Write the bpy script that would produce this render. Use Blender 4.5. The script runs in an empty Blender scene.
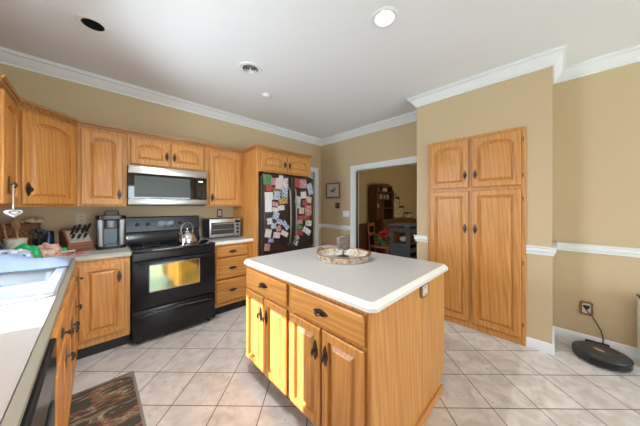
import bpy, bmesh, math, random
from mathutils import Vector, Matrix
random.seed(7)
PI = math.pi
S = bpy.context.scene
COL = S.collection

# ------------------------------------------------------------------ camera
cd = bpy.data.cameras.new('camera'); cam = bpy.data.objects.new('camera', cd); COL.objects.link(cam)
cam.location = (0, 0, 1.35)
cam.rotation_euler = (PI/2, 0, math.radians(45.6 - 90))
cd.sensor_width = 36; cd.lens = 229/640*36; cd.shift_y = -7/640; cd.clip_start = 0.02
S.camera = cam
# ------------------------------------------------------------------ colour management
S.view_settings.view_transform = 'Standard'; S.view_settings.look = 'None'
S.view_settings.gamma = 1; S.view_settings.use_curve_mapping = False
S.view_settings.exposure = 1.16
# ------------------------------------------------------------------ world, sun, daylight at the windows, added fill lights
w = bpy.data.worlds.new('sky'); S.world = w; w.use_nodes = True
bg = w.node_tree.nodes['Background']
sky = w.node_tree.nodes.new('ShaderNodeTexSky'); sky.sky_type = 'HOSEK_WILKIE'
sky.sun_direction = Vector((-1, .27, .77)).normalized(); sky.turbidity = 3
w.node_tree.links.new(sky.outputs[0], bg.inputs[0]); bg.inputs[1].default_value = 1.1
sd = bpy.data.lights.new('sun', 'SUN'); sun = bpy.data.objects.new('sun', sd); COL.objects.link(sun)
sd.energy = 8.5; sd.angle = math.radians(0.6); sd.color = (.88, .95, 1)
sun.rotation_euler = Vector((1, -.27, -.77)).to_track_quat('-Z', 'Y').to_euler()
sun.location = (-6, 2, 6)
def area(name, loc, direction, sx, sy, power, color=(1, 1, 1)):
    d = bpy.data.lights.new(name, 'AREA'); o = bpy.data.objects.new(name, d); COL.objects.link(o)
    d.shape = 'RECTANGLE'; d.size = sx; d.size_y = sy; d.energy = power; d.color = color
    o.location = loc; o.rotation_euler = Vector(direction).to_track_quat('-Z', 'Z').to_euler()
    return o
area('daylight_front_window', (1.35, -5.12, 1.15), (0, 1, .05), 3.4, 2.1, 92, (.76, .89, 1))
area('daylight_sink_window', (-.90, 1.95, 1.5), (1, 0, 0), .85, .85, 30, (.76, .88, 1))
area('side_fill_light', (-.90, -2.9, 1.2), (1, 0, .0), 2.2, 2.0, 10, (.76, .89, 1))  # fill lamp in the added, unseen side window
area('dining_fill_light', (6.0, -.98, 1.5), (0, 1, 0), 2.0, 1.4, 14, (1, .80, .52))  # added warm fill lamp that brightens the dining wall, source unseen

# ------------------------------------------------------------------ materials
def nm(name):
    m = bpy.data.materials.new(name); m.use_nodes = True
    nt = m.node_tree; b = nt.nodes['Principled BSDF']
    return m, nt, b
def plain(name, col, rough=.5, metal=0, bump=0, bscale=60, var=0, coat=0, spec=.5):
    m, nt, b = nm(name)
    b.inputs['Base Color'].default_value = (*col, 1); b.inputs['Roughness'].default_value = rough
    b.inputs['Metallic'].default_value = metal; b.inputs['Coat Weight'].default_value = coat
    b.inputs['Specular IOR Level'].default_value = spec
    if bump or var:
        tc = nt.nodes.new('ShaderNodeTexCoord'); n = nt.nodes.new('ShaderNodeTexNoise')
        n.inputs['Scale'].default_value = bscale; n.inputs['Detail'].default_value = 4
        nt.links.new(tc.outputs['Object'], n.inputs['Vector'])
        if bump:
            bp = nt.nodes.new('ShaderNodeBump'); bp.inputs['Strength'].default_value = bump; bp.inputs['Distance'].default_value = .004
            nt.links.new(n.outputs['Fac'], bp.inputs['Height']); nt.links.new(bp.outputs['Normal'], b.inputs['Normal'])
        if var:
            r = nt.nodes.new('ShaderNodeValToRGB')
            r.color_ramp.elements[0].position = .3; r.color_ramp.elements[1].position = .7
            r.color_ramp.elements[0].color = (*[c*(1-var) for c in col], 1); r.color_ramp.elements[1].color = (*[min(1, c*(1+var)) for c in col], 1)
            nt.links.new(n.outputs['Fac'], r.inputs['Fac']); nt.links.new(r.outputs['Color'], b.inputs['Base Color'])
    return m
def wood(name, axis, dark, light, rough=.44, scale=1.0):
    m, nt, b = nm(name)
    N = nt.nodes.new; L = nt.links.new
    tc = N('ShaderNodeTexCoord'); oi = N('ShaderNodeObjectInfo')
    mul = N('ShaderNodeMath'); mul.operation = 'MULTIPLY'; mul.inputs[1].default_value = 7.3
    L(oi.outputs['Random'], mul.inputs[0])
    add = N('ShaderNodeVectorMath'); add.operation = 'ADD'
    L(tc.outputs['Object'], add.inputs[0]); L(mul.outputs[0], add.inputs[1])
    def mp(a, l):
        k = N('ShaderNodeMapping'); s = [a*scale]*3; s['xyz'.index(axis)] = l*scale
        k.inputs['Scale'].default_value = s; L(add.outputs[0], k.inputs['Vector']); return k
    n1 = N('ShaderNodeTexNoise'); n1.inputs['Scale'].default_value = 1; n1.inputs['Detail'].default_value = 3; n1.inputs['Distortion'].default_value = 1.2
    L(mp(34, 1.6).outputs[0], n1.inputs['Vector'])
    n2 = N('ShaderNodeTexNoise'); n2.inputs['Scale'].default_value = 1; n2.inputs['Detail'].default_value = 4
    L(mp(190, 6).outputs[0], n2.inputs['Vector'])
    wv = N('ShaderNodeTexWave'); wv.wave_type = 'BANDS'; wv.bands_direction = 'DIAGONAL'
    wv.inputs['Scale'].default_value = 1; wv.inputs['Distortion'].default_value = 9; wv.inputs['Detail'].default_value = 2; wv.inputs['Detail Scale'].default_value = .8
    L(mp(16, 1.1).outputs[0], wv.inputs['Vector'])
    a1 = N('ShaderNodeMath'); a1.operation = 'MULTIPLY'; a1.inputs[1].default_value = .52; L(n1.outputs['Fac'], a1.inputs[0])
    a2 = N('ShaderNodeMath'); a2.operation = 'MULTIPLY_ADD'; a2.inputs[1].default_value = .3; L(n2.outputs['Fac'], a2.inputs[0]); L(a1.outputs[0], a2.inputs[2])
    a3 = N('ShaderNodeMath'); a3.operation = 'MULTIPLY_ADD'; a3.inputs[1].default_value = .2; L(wv.outputs['Fac'], a3.inputs[0]); L(a2.outputs[0], a3.inputs[2])
    r = N('ShaderNodeValToRGB'); r.color_ramp.elements[0].position = .34; r.color_ramp.elements[1].position = .64
    r.color_ramp.elements[0].color = (*dark, 1); r.color_ramp.elements[1].color = (*light, 1)
    L(a3.outputs[0], r.inputs['Fac']); L(r.outputs['Color'], b.inputs['Base Color'])
    b.inputs['Roughness'].default_value = rough; b.inputs['Coat Weight'].default_value = .06; b.inputs['Coat Roughness'].default_value = .3
    return m
def blotch(name, cols, scale=30, rough=.6, stretch=(1, 1, 1)):
    """several flat colours in noise patches"""
    m, nt, b = nm(name); N = nt.nodes.new; L = nt.links.new
    tc = N('ShaderNodeTexCoord'); mp = N('ShaderNodeMapping'); mp.inputs['Scale'].default_value = stretch
    oi = N('ShaderNodeObjectInfo'); mul = N('ShaderNodeMath'); mul.operation = 'MULTIPLY'; mul.inputs[1].default_value = 13.7
    add = N('ShaderNodeVectorMath'); add.operation = 'ADD'
    L(oi.outputs['Random'], mul.inputs[0]); L(tc.outputs['Object'], add.inputs[0]); L(mul.outputs[0], add.inputs[1])
    L(add.outputs[0], mp.inputs['Vector'])
    n = N('ShaderNodeTexNoise'); n.inputs['Scale'].default_value = scale; n.inputs['Detail'].default_value = 2.5
    L(mp.outputs[0], n.inputs['Vector'])
    r = N('ShaderNodeValToRGB'); r.color_ramp.interpolation = 'CONSTANT'
    e = r.color_ramp.elements
    k = len(cols)
    while len(e) < k: e.new(.5)
    for i, c in enumerate(cols):
        e[i].position = 0 if i == 0 else .42 + .16*(i-1)/max(1, k-2) if k > 2 else .5
        e[i].color = (*c, 1)
    L(n.outputs['Fac'], r.inputs['Fac']); L(r.outputs['Color'], b.inputs['Base Color']); b.inputs['Roughness'].default_value = rough
    return m
def emit(name, col, strength):
    m, nt, b = nm(name)
    b.inputs['Base Color'].default_value = (*col, 1); b.inputs['Emission Color'].default_value = (*col, 1); b.inputs['Emission Strength'].default_value = strength
    return m
OD, OL = (.48, .192, .042), (.64, .29, .073)
oak = wood('oak_upright', 'z', OD, OL); oak_x = wood('oak_along_x', 'x', OD, OL); oak_y = wood('oak_along_y', 'y', OD, OL)
oak_trim = wood('oak_moulding', 'x', (.33, .14, .036), (.48, .225, .07))
walnut = wood('dark_wood', 'z', (.075, .028, .012), (.17, .07, .03)); walnut_x = wood('dark_wood_across', 'x', (.075, .028, .012), (.17, .07, .03))
midwood = wood('chair_wood', 'z', (.22, .09, .03), (.40, .18, .07))
cherry = wood('knife_block_wood', 'x', (.13, .04, .018), (.25, .09, .04))
spoonwood = wood('spoon_wood', 'z', (.45, .26, .11), (.62, .40, .2))
paint = plain('tan_wall_paint', (.575, .438, .268), .85, bump=.05, bscale=250)
white = plain('white_trim_paint', (.80, .80, .80), .4)
ceil_m = plain('ceiling_paint', (.82, .83, .84), .9, bump=.04, bscale=200)
lam = plain('beige_laminate', (.42, .385, .355), .3, var=.035, bscale=220)
lam_edge = plain('laminate_edge', (.74, .70, .63), .3)
black = plain('black_enamel', (.012, .012, .013), .2, spec=.35)
black_m = plain('black_matte', (.014, .014, .015), .5)
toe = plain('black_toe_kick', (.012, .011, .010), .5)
glassblk = plain('black_glass', (.006, .006, .007), .04, coat=1)
steel = plain('brushed_steel', (.55, .54, .52), .32, metal=1)
chrome = plain('chrome', (.75, .75, .76), .1, metal=1)
fridge_m = plain('black_stainless', (.07, .055, .045), .34, metal=.85)
bronze = plain('dark_bronze', (.085, .066, .052), .38, metal=.8)
porcelain = plain('white_sink', (.42, .45, .48), .2, coat=.5)
dkgrey = plain('charcoal_plastic', (.03, .032, .035), .42)
grey = plain('grey_plastic', (.28, .28, .29), .4)
whitepl = plain('white_plastic', (.8, .8, .78), .4)
tower_m = plain('charcoal_paint', (.05, .048, .047), .6)
cream = plain('cream_cloth', (.6, .5, .36), .9, bump=.4, bscale=90)
birch = blotch('birch_bark', [(.30, .19, .11), (.47, .36, .25), (.53, .42, .30), (.60, .50, .38)], 32, .8)
rope = plain('brown_twig', (.25, .12, .05), .8, bump=.5, bscale=120)
mirror = plain('pale_blue_mirror', (.72, .80, .84), .06, metal=.6)
pewter = plain('pewter', (.2, .19, .18), .35, metal=.9)
towel_m = plain('pale_blue_towel', (.24, .29, .40), .95, bump=.6, bscale=160, var=.1)
navy = plain('navy_glaze', (.03, .04, .10), .2, coat=.5)
green_pl = plain('bright_green_plastic', (.02, .42, .13), .35, bump=.5, bscale=30, var=.35)
bluewhite = blotch('blue_white_cloth', [(.07, .09, .22), (.45, .5, .62), (.75, .77, .8)], 40, .9)
peach = blotch('pink_plaid_cloth', [(.55, .2, .18), (.7, .42, .3), (.78, .6, .48)], 28, .9)
pinkmat = blotch('red_pink_mat', [(.45, .1, .1), (.62, .35, .27)], 30, .9)
wicker = blotch('brown_wicker', [(.14, .05, .02), (.28, .12, .05), (.42, .22, .1)], 60, .8, (1, 1, 3))
shell = blotch('cream_shell', [(.35, .2, .1), (.68, .55, .4), (.8, .7, .55)], 25, .6)
ceramic = plain('cream_ceramic', (.72, .66, .52), .35, var=.15, bscale=50)
redfl = blotch('red_petals', [(.45, .015, .02), (.62, .03, .035), (.3, .01, .015)], 20, .6)
leafg = blotch('green_leaves', [(.03, .14, .03), (.06, .28, .08)], 20, .5)
lawn = plain('lawn', (.10, .22, .03), .9, var=.4, bscale=3)
wainscot_m = wood('dark_wainscot', 'z', (.09, .03, .012), (.17, .06, .025))
rust = blotch('rust_frame', [(.16, .06, .03), (.3, .13, .07), (.22, .1, .06)], 60, .6)
lattice_m = plain('copper_lattice', (.20, .15, .125), .4, metal=.6)
cord_m = plain('brown_cord', (.10, .05, .03), .6)
lens = emit('lamp_lens', (1, .98, .96), 3)
clockm = emit('clock_digits', (.75, .85, .8), .8)

def floor_mat():
    m, nt, b = nm('diagonal_floor_tile'); N = nt.nodes.new; L = nt.links.new
    tc = N('ShaderNodeTexCoord'); mp = N('ShaderNodeMapping')
    mp.inputs['Rotation'].default_value = (0, 0, PI/4); mp.inputs['Location'].default_value = (.405 + .308*40, .308*40, 0)
    L(tc.outputs['Object'], mp.inputs['Vector'])
    br = N('ShaderNodeTexBrick'); br.offset = 0; br.squash = 1
    for k, v in (('Scale', 1), ('Brick Width', .308), ('Row Height', .308), ('Mortar Size', .0034), ('Mortar Smooth', .15), ('Bias', 0)):
        br.inputs[k].default_value = v
    br.inputs['Color1'].default_value = (.74, .68, .625, 1); br.inputs['Color2'].default_value = (.81, .745, .69, 1)
    br.inputs['Mortar'].default_value = (.16, .125, .10, 1)
    L(mp.outputs[0], br.inputs['Vector'])
    n = N('ShaderNodeTexNoise'); n.inputs['Scale'].default_value = 9; n.inputs['Detail'].default_value = 6; n.inputs['Distortion'].default_value = .8
    L(tc.outputs['Object'], n.inputs['Vector'])
    r = N('ShaderNodeValToRGB'); r.color_ramp.elements[0].position = .32; r.color_ramp.elements[1].position = .68
    r.color_ramp.elements[0].color = (.74, .71, .69, 1); r.color_ramp.elements[1].color = (1.0, 1.0, 1.0, 1)
    L(n.outputs['Fac'], r.inputs['Fac'])
    n2 = N('ShaderNodeTexNoise'); n2.inputs['Scale'].default_value = 30; n2.inputs['Detail'].default_value = 3
    L(tc.outputs['Object'], n2.inputs['Vector'])
    r2 = N('ShaderNodeValToRGB'); r2.color_ramp.elements[0].position = .25; r2.color_ramp.elements[1].position = .36
    r2.color_ramp.elements[0].color = (.72, .66, .62, 1); r2.color_ramp.elements[1].color = (1, 1, 1, 1)
    L(n2.outputs['Fac'], r2.inputs['Fac'])
    mx = N('ShaderNodeMixRGB'); mx.blend_type = 'MULTIPLY'; mx.inputs['Fac'].default_value = 1
    L(br.outputs['Color'], mx.inputs[1]); L(r.outputs['Color'], mx.inputs[2])
    mx2 = N('ShaderNodeMixRGB'); mx2.blend_type = 'MULTIPLY'; mx2.inputs['Fac'].default_value = 1
    L(mx.outputs[0], mx2.inputs[1]); L(r2.outputs['Color'], mx2.inputs[2])
    L(mx2.outputs[0], b.inputs['Base Color']); b.inputs['Roughness'].default_value = .36
    bp = N('ShaderNodeBump'); bp.inputs['Strength'].default_value = .5; bp.inputs['Distance'].default_value = .003; bp.invert = True
    L(br.outputs['Fac'], bp.inputs['Height']); L(bp.outputs['Normal'], b.inputs['Normal'])
    return m
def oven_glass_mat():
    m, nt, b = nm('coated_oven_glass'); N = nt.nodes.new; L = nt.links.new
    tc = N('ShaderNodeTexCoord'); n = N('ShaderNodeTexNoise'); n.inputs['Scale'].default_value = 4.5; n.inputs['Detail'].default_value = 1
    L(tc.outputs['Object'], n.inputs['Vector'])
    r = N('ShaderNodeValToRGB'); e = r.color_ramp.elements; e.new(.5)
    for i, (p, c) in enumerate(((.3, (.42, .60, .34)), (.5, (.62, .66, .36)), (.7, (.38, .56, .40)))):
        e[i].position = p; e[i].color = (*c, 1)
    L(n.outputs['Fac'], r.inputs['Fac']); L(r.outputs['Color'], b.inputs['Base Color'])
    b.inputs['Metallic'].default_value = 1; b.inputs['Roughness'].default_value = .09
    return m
def rug_mat():
    m, nt, b = nm('floral_rug'); N = nt.nodes.new; L = nt.links.new
    tc = N('ShaderNodeTexCoord'); mp = N('ShaderNodeMapping'); mp.inputs['Scale'].default_value = (5.5, 17, 1); mp.inputs['Rotation'].default_value = (0, 0, -.25)
    L(tc.outputs['Object'], mp.inputs['Vector'])
    n = N('ShaderNodeTexNoise'); n.inputs['Scale'].default_value = 1; n.inputs['Detail'].default_value = 3; n.inputs['Distortion'].default_value = 1.5
    L(mp.outputs[0], n.inputs['Vector'])
    r = N('ShaderNodeValToRGB'); e = r.color_ramp.elements
    cs = [(0, (.03, .026, .022)), (.39, (.075, .06, .045)), (.47, (.05, .065, .042)), (.52, (.36, .12, .05)), (.56, (.13, .095, .06)), (.60, (.42, .36, .24)), (.645, (.10, .12, .07))]
    while len(e) < len(cs): e.new(.5)
    for i, (p, c) in enumerate(cs): e[i].position = p; e[i].color = (*c, 1)
    L(n.outputs['Fac'], r.inputs['Fac']); L(r.outputs['Color'], b.inputs['Base Color']); b.inputs['Roughness'].default_value = .95
    return m
def pane_mat():
    m, nt, b = nm('window_glass'); N = nt.nodes.new; L = nt.links.new
    t = N('ShaderNodeBsdfTransparent'); g = N('ShaderNodeBsdfGlossy'); g.inputs['Roughness'].default_value = .02
    f = N('ShaderNodeFresnel'); f.inputs['IOR'].default_value = 1.3; mx = N('ShaderNodeMixShader')
    L(f.outputs[0], mx.inputs[0]); L(t.outputs[0], mx.inputs[1]); L(g.outputs[0], mx.inputs[2])
    L(mx.outputs[0], nt.nodes['Material Output'].inputs['Surface']); return m
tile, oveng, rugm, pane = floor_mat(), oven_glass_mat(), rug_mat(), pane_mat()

# ------------------------------------------------------------------ mesh building
class MB:
    def __init__(s): s.bm = bmesh.new()
    def box(s, x0, x1, y0, y1, z0, z1, bev=0, seg=1, M=None):
        t = bmesh.new()
        bmesh.ops.create_cube(t, size=1)
        bmesh.ops.transform(t, matrix=Matrix.Translation(((x0+x1)/2, (y0+y1)/2, (z0+z1)/2)) @ Matrix.Diagonal((abs(x1-x0), abs(y1-y0), abs(z1-z0), 1)), verts=t.verts)
        if bev: bmesh.ops.bevel(t, geom=t.edges[:], offset=bev, segments=seg, profile=.5, affect='EDGES')
        return s._add(t, M)
    def _add(s, t, M=None):
        if M is not None: bmesh.ops.transform(t, matrix=M, verts=t.verts)
        me = bpy.data.meshes.new('tmp'); t.to_mesh(me); t.free(); s.bm.from_mesh(me); bpy.data.meshes.remove(me); return s
    def loops(s, L, cap0=True, cap1=True, closed=True, M=None):
        vs = [[s.bm.verts.new(M @ Vector(p) if M is not None else p) for p in lp] for lp in L]
        for a, b in zip(vs, vs[1:]):
            n = len(a)
            for i in range(n if closed else n-1):
                j = (i+1) % n
                try: s.bm.faces.new((a[i], a[j], b[j], b[i]))
                except ValueError: pass
        if cap0: s.bm.faces.new(vs[0][::-1])
        if cap1: s.bm.faces.new(vs[-1])
        return s
    def lathe(s, prof, c=(0, 0, 0), seg=28, M=None, cap0=True, cap1=True):
        T = Matrix.Translation(c) if M is None else M
        return s.loops([[(r*math.cos(2*PI*i/seg), r*math.sin(2*PI*i/seg), z) for i in range(seg)] for r, z in prof], cap0, cap1, M=T)
    def cyl(s, a, b, r, seg=14, r2=None):
        a, b = Vector(a), Vector(b); q = (b-a).to_track_quat('Z', 'Y').to_matrix().to_4x4()
        return s.lathe([(r, 0), (r if r2 is None else r2, (b-a).length)], seg=seg, M=Matrix.Translation(a) @ q)
    def tube(s, pts, r, seg=8, closed=False):
        P = [Vector(p) for p in pts]; n = len(P); L = []; up = None
        for i, p in enumerate(P):
            a = P[(i-1) % n] if (closed or i > 0) else p; b = P[(i+1) % n] if (closed or i < n-1) else p
            t = (b-a).normalized()
            if up is None: up = Vector((0, 0, 1)) if abs(t.z) < .9 else Vector((1, 0, 0))
            u = t.cross(up); u = u.normalized() if u.length > 1e-5 else t.orthogonal().normalized(); v = u.cross(t); up = v
            rr = r[i] if isinstance(r, (list, tuple)) else r
            L.append([p + u*rr*math.cos(2*PI*k/seg) + v*rr*math.sin(2*PI*k/seg) for k in range(seg)])
        if closed: L.append(L[0]); return s.loops(L, False, False)
        return s.loops(L)
    def prism(s, poly, d0, d1, plane='xz', M=None):
        f = {'xz': lambda p, d: (p[0], d, p[1]), 'xy': lambda p, d: (p[0], p[1], d), 'yz': lambda p, d: (d, p[0], p[1])}[plane]
        return s.loops([[f(p, d0) for p in poly], [f(p, d1) for p in poly]], M=M)
    def ball(s, c, r, seg=14, rings=8, sc=(1, 1, 1)):
        t = bmesh.new(); bmesh.ops.create_uvsphere(t, u_segments=seg, v_segments=rings, radius=r)
        return s._add(t, Matrix.Translation(c) @ Matrix.Diagonal((*sc, 1)))
    def build(s, name, mat, parent=None, loc=None, rz=0, M=None, smooth=True, **props):
        bm = s.bm
        if M is not None: bmesh.ops.transform(bm, matrix=M, verts=bm.verts)
        bmesh.ops.remove_doubles(bm, verts=bm.verts, dist=1e-6)
        bmesh.ops.recalc_face_normals(bm, faces=bm.faces)
        me = bpy.data.meshes.new(name); bm.to_mesh(me); bm.free()
        me.materials.append(mat)
        if smooth:
            me.polygons.foreach_set('use_smooth', [True]*len(me.polygons)); me.set_sharp_from_angle(angle=math.radians(32))
        o = bpy.data.objects.new(name, me); COL.objects.link(o)
        if parent: o.parent = parent
        if loc: o.location = loc
        o.rotation_euler.z = rz
        for k, v in props.items(): o[k] = v
        return o
def thing(name, label, cat, loc=(0, 0, 0), rz=0, group=None):
    o = bpy.data.objects.new(name, None); COL.objects.link(o); o.empty_display_size = .05
    o.location = loc; o.rotation_euler.z = rz; o['label'] = label; o['category'] = cat
    if group: o['group'] = group
    return o
def tag(o, label, cat, group=None):
    o['label'] = label; o['category'] = cat
    if group: o['group'] = group
    return o
def struct(o): o['kind'] = 'structure'; return o
Rz = lambda a: Matrix.Rotation(a, 4, 'Z')
T = lambda *p: Matrix.Translation(p)

# ------------------------------------------------------------------ the room
XL, XR, YB, YF, H = -.765, 3.43, 3.465, -5.0, 2.74
PX, PY0, PY1 = 2.97, .01, 1.24        # pantry bump-out
struct(MB().box(XL-.12, XR+.12, YF-.12, YB+.12, -.08, 0).build('floor', tile))
# ceiling with openings for the recessed cans
CANS = [(-.015, 2.47, .072), (1.525, .875, .075), (.38, 1.25, .075), (1.525, -.9, .075), (-.015, -.9, .072)]  # includes unseen cans added out of frame as fill lights
def ceiling():
    m = MB()
    xs = sorted({XL-.12, XR+.12, *[c[0]-c[2]-.02 for c in CANS], *[c[0]+c[2]+.02 for c in CANS]})
    ys = sorted({YF-.12, YB+.12, *[c[1]-c[2]-.02 for c in CANS], *[c[1]+c[2]+.02 for c in CANS]})
    for i in range(len(xs)-1):
        for j in range(len(ys)-1):
            cx, cy = (xs[i]+xs[i+1])/2, (ys[j]+ys[j+1])/2
            hit = [c for c in CANS if abs(cx-c[0]) < .02 and abs(cy-c[1]) < .02]
            if not hit:
                v = [m.bm.verts.new(p) for p in ((xs[i], ys[j], H), (xs[i], ys[j+1], H), (xs[i+1], ys[j+1], H), (xs[i+1], ys[j], H))]
                m.bm.faces.new(v)
            else:
                c = hit[0]; n = 32; h = c[2]+.02
                sq, ci = [], []
                for k in range(n):
                    a = 2*PI*k/n; cc, ss = math.cos(a), math.sin(a); q = h/max(abs(cc), abs(ss))
                    sq.append((c[0]+q*cc, c[1]+q*ss, H)); ci.append((c[0]+c[2]*cc, c[1]+c[2]*ss, H))
                m.loops([sq, ci], False, False)
    bm = m.bm
    o = m.build('ceiling', ceil_m, smooth=False)
    return struct(o)
ceiling()
struct(MB().box(XL-.12, XR+.12, YF-.12, YB+.12, H+.12, H+.16).build('ceiling_deck', ceil_m))
def wall(name, axis, c0, c1, a0, a1, z0, z1, holes=(), mat=paint):
    """wall slab: thickness c0..c1 along the other axis, runs a0..a1, holes (a0,a1,z0,z1)"""
    m = MB()
    av = sorted({a0, a1, *[h[0] for h in holes], *[h[1] for h in holes]}); zv = sorted({z0, z1, *[h[2] for h in holes], *[h[3] for h in holes]})
    for i in range(len(av)-1):
        for j in range(len(zv)-1):
            ca, cz = (av[i]+av[i+1])/2, (zv[j]+zv[j+1])/2
            if any(h[0] < ca < h[1] and h[2] < cz < h[3] for h in holes): continue
            if axis == 'x': m.box(av[i], av[i+1], c0, c1, zv[j], zv[j+1])
            else: m.box(c0, c1, av[i], av[i+1], zv[j], zv[j+1])
    return struct(m.build(name, mat, smooth=False))
W1 = (1.43, 2.35, 1.02, 1.96)
W2 = (-.3, 3.0, .1, 2.15)
W3 = (-4.0, -1.8, .2, 2.15)
DOOR = (2.52, 3.24, 0, 2.05)
PASS = (1.30, 2.60, 0, 2.02)
wall('wall_left', 'y', XL-.1, XL, YF-.12, YB+.12, 0, H+.12, [W1, W3])
wall('wall_back', 'x', YB, YB+.12, XL, 9.1, 0, H+.12, [DOOR])
wall('wall_right', 'y', XR, XR+.12, YF-.12, YB, 0, H+.12, [PASS])
wall('wall_front', 'x', YF-.12, YF, XL, XR, 0, H+.12, [W2])
wall('wall_pantry', 'y', PX, XR, PY0, PY1, 0, H)

ROOM = [(XL, YF), (XR, YF), (XR, PY0), (PX, PY0), (PX, PY1), (XR, PY1), (XR, YB), (XL, YB)]
def inset(poly, o):
    out = []; n = len(poly)
    for i in range(n):
        p0, p, p1 = (Vector(poly[(i+k) % n]) for k in (-1, 0, 1))
        d0, d1 = (p-p0).normalized(), (p1-p).normalized()
        n0, n1 = Vector((-d0.y, d0.x)), Vector((-d1.y, d1.x))
        out.append(p + (n0 + n1)*o)
    return out
def crown():
    prof = [(0, H-.115), (.012, H-.115), (.014, H-.098), (.03, H-.085), (.055, H-.052), (.068, H-.034), (.084, H-.028), (.084, H-.012), (.092, H-.010), (.092, H-.001)]
    m = MB()
    m.loops([[(p.x, p.y, z) for p in inset(ROOM, o)] for o, z in prof], False, False)
    o = m.build('trim_1', white); return struct(o)
crown()
def run(name, p0, p1, nrm, prof, mat=white, e0=0, e1=0):
    """profile (offset, z) extruded from p0 to p1; e0/e1 = mitre per unit offset"""
    p0, p1, nrm = Vector(p0), Vector(p1), Vector(nrm); d = (p1-p0).normalized()
    m = MB()
    m.loops([[(*(p0 + nrm*o - d*o*e0), z) for o, z in prof], [(*(p1 + nrm*o + d*o*e1), z) for o, z in prof]])
    return struct(m.build(name, mat))
RAIL = [(0, .895), (.012, .895), (.014, .915), (.024, .925), (.026, .945), (.018, .955), (.03, .965), (.03, .975), (0, .975)]
BASE = [(0, .0), (.016, .0), (.016, .075), (.010, .088), (0, .092)]
for i, (a, b, n, e0, e1) in enumerate([((XR, YF), (XR, PY0), (-1, 0), 0, 0), ((XR, PY0), (PX, PY0), (0, -1), 0, 1), ((PX, PY0), (PX, .187), (-1, 0), 1, 0),
                              ((PX, 1.096), (PX, PY1), (-1, 0), 0, 1), ((XR, 2.68), (XR, YB), (-1, 0), 0, 0), ((XR, YB), (3.33, YB), (0, -1), 0, 0)]):
    run('trim_%d' % (i+2), a, b, n, RAIL, e0=e0, e1=e1)
for nme, a, b, n, e0, e1 in [('baseboard_right', (XR, YF), (XR, PY0), (-1, 0), 0, 0), ('baseboard_pantry', (PX, PY0), (PX, .187), (-1, 0), 1, 0),
                     ('baseboard_pantry', (XR, PY0), (PX, PY0), (0, -1), 0, 1), ('baseboard_pantry', (PX, 1.096), (PX, PY1), (-1, 0), 0, 0), ('baseboard_right', (XR, 2.68), (XR, YB), (-1, 0), 0, 0)]:
    run(nme, a, b, n, BASE, e0=e0, e1=e1)
# doorway to the dining room: casing on both sides, jamb lining
def casing(name, axis, face, out, a0, a1, top, wd, mat=white):
    m = MB()
    def bx(u0, u1, z0, z1, t0, t1):
        lo, hi = sorted((face + out*t0, face + out*t1))
        if axis == 'y': m.box(lo, hi, u0, u1, z0, z1)
        else: m.box(u0, u1, lo, hi, z0, z1)
    for t, ww in ((.014, wd), (.022, wd*.45)):
        bx(a0-wd, a0-wd+ww, 0, top+wd, 0, t); bx(a1+wd-ww, a1+wd, 0, top+wd, 0, t)
        bx(a0-wd+ww, a1+wd-ww, top+wd-ww, top+wd, 0, t)
    return struct(m.build(name, mat, smooth=False))
casing('trim_8', 'y', XR, -1, PASS[0], PASS[1]-.005, PASS[3], .075)
casing('trim_9', 'y', XR+.12, 1, PASS[0], PASS[1], PASS[3], .075)
mj = MB()
for a in (PASS[0], PASS[1]-.018): mj.box(XR-.002, XR+.122, a, a+.018, 0, PASS[3])
mj.box(XR-.002, XR+.122, PASS[0]+.018, PASS[1]-.018, PASS[3]-.018, PASS[3]); struct(mj.build('trim_10', white, smooth=False))
struct(MB().box(XR+.045, XR+.085, PASS[1]-.03, PASS[1]-.0185, 0, PASS[3]-.03).build('trim_11', dkgrey, smooth=False))
casing('trim_12', 'x', YB, -1, DOOR[0], DOOR[1], DOOR[3], .09)
dr = struct(MB().box(DOOR[0], DOOR[1], YB+.05, YB+.09, 0, DOOR[3]).build('door_1', plain('grey_white_door', (.55, .58, .62), .5), smooth=False))
# windows
def window(name, axis, c, a0, a1, z0, z1, mull):
    fr = MB(); t = .05
    def bx(m, u0, u1, w0, w1, d0=-.02, d1=.02):
        if axis == 'y': m.box(c+d0, c+d1, u0, u1, w0, w1)
        else: m.box(u0, u1, c+d0, c+d1, w0, w1)
    bx(fr, a0, a0+t, z0, z1); bx(fr, a1-t, a1, z0, z1); bx(fr, a0+t, a1-t, z0, z0+t); bx(fr, a0+t, a1-t, z1-t, z1)
    for u in mull: bx(fr, u-.025, u+.025, z0+t, z1-t)
    o = struct(fr.build(name, white, smooth=False))
    p = MB(); bx(p, a0+t, a1-t, z0+t, z1-t, -.003, .003); p.build('pane', pane, o, smooth=False)
    return o
window('window_1', 'y', XL-.075, W1[0], W1[1]+.02, W1[2], W1[3]+.05, [1.885])
window('window_2', 'x', YF-.06, *W2, [.8, 1.9])  # unseen front window, made wide to send more light to the stove wall
window('fill_window_3', 'y', XL-.06, *W3, [-2.9])  # unseen side window, added to light the surfaces facing it
casing('trim_13', 'y', XL, 1, W1[0], W1[1]-.02, 0, 0) if False else None
struct(MB().box(-14, 16, -24, YF-.2, -.25, -.2).build('ground', lawn, smooth=False))
struct(MB().box(-14, XL-.2, YF-.2, 16, -.25, -.2).build('ground', lawn, smooth=False))
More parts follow.
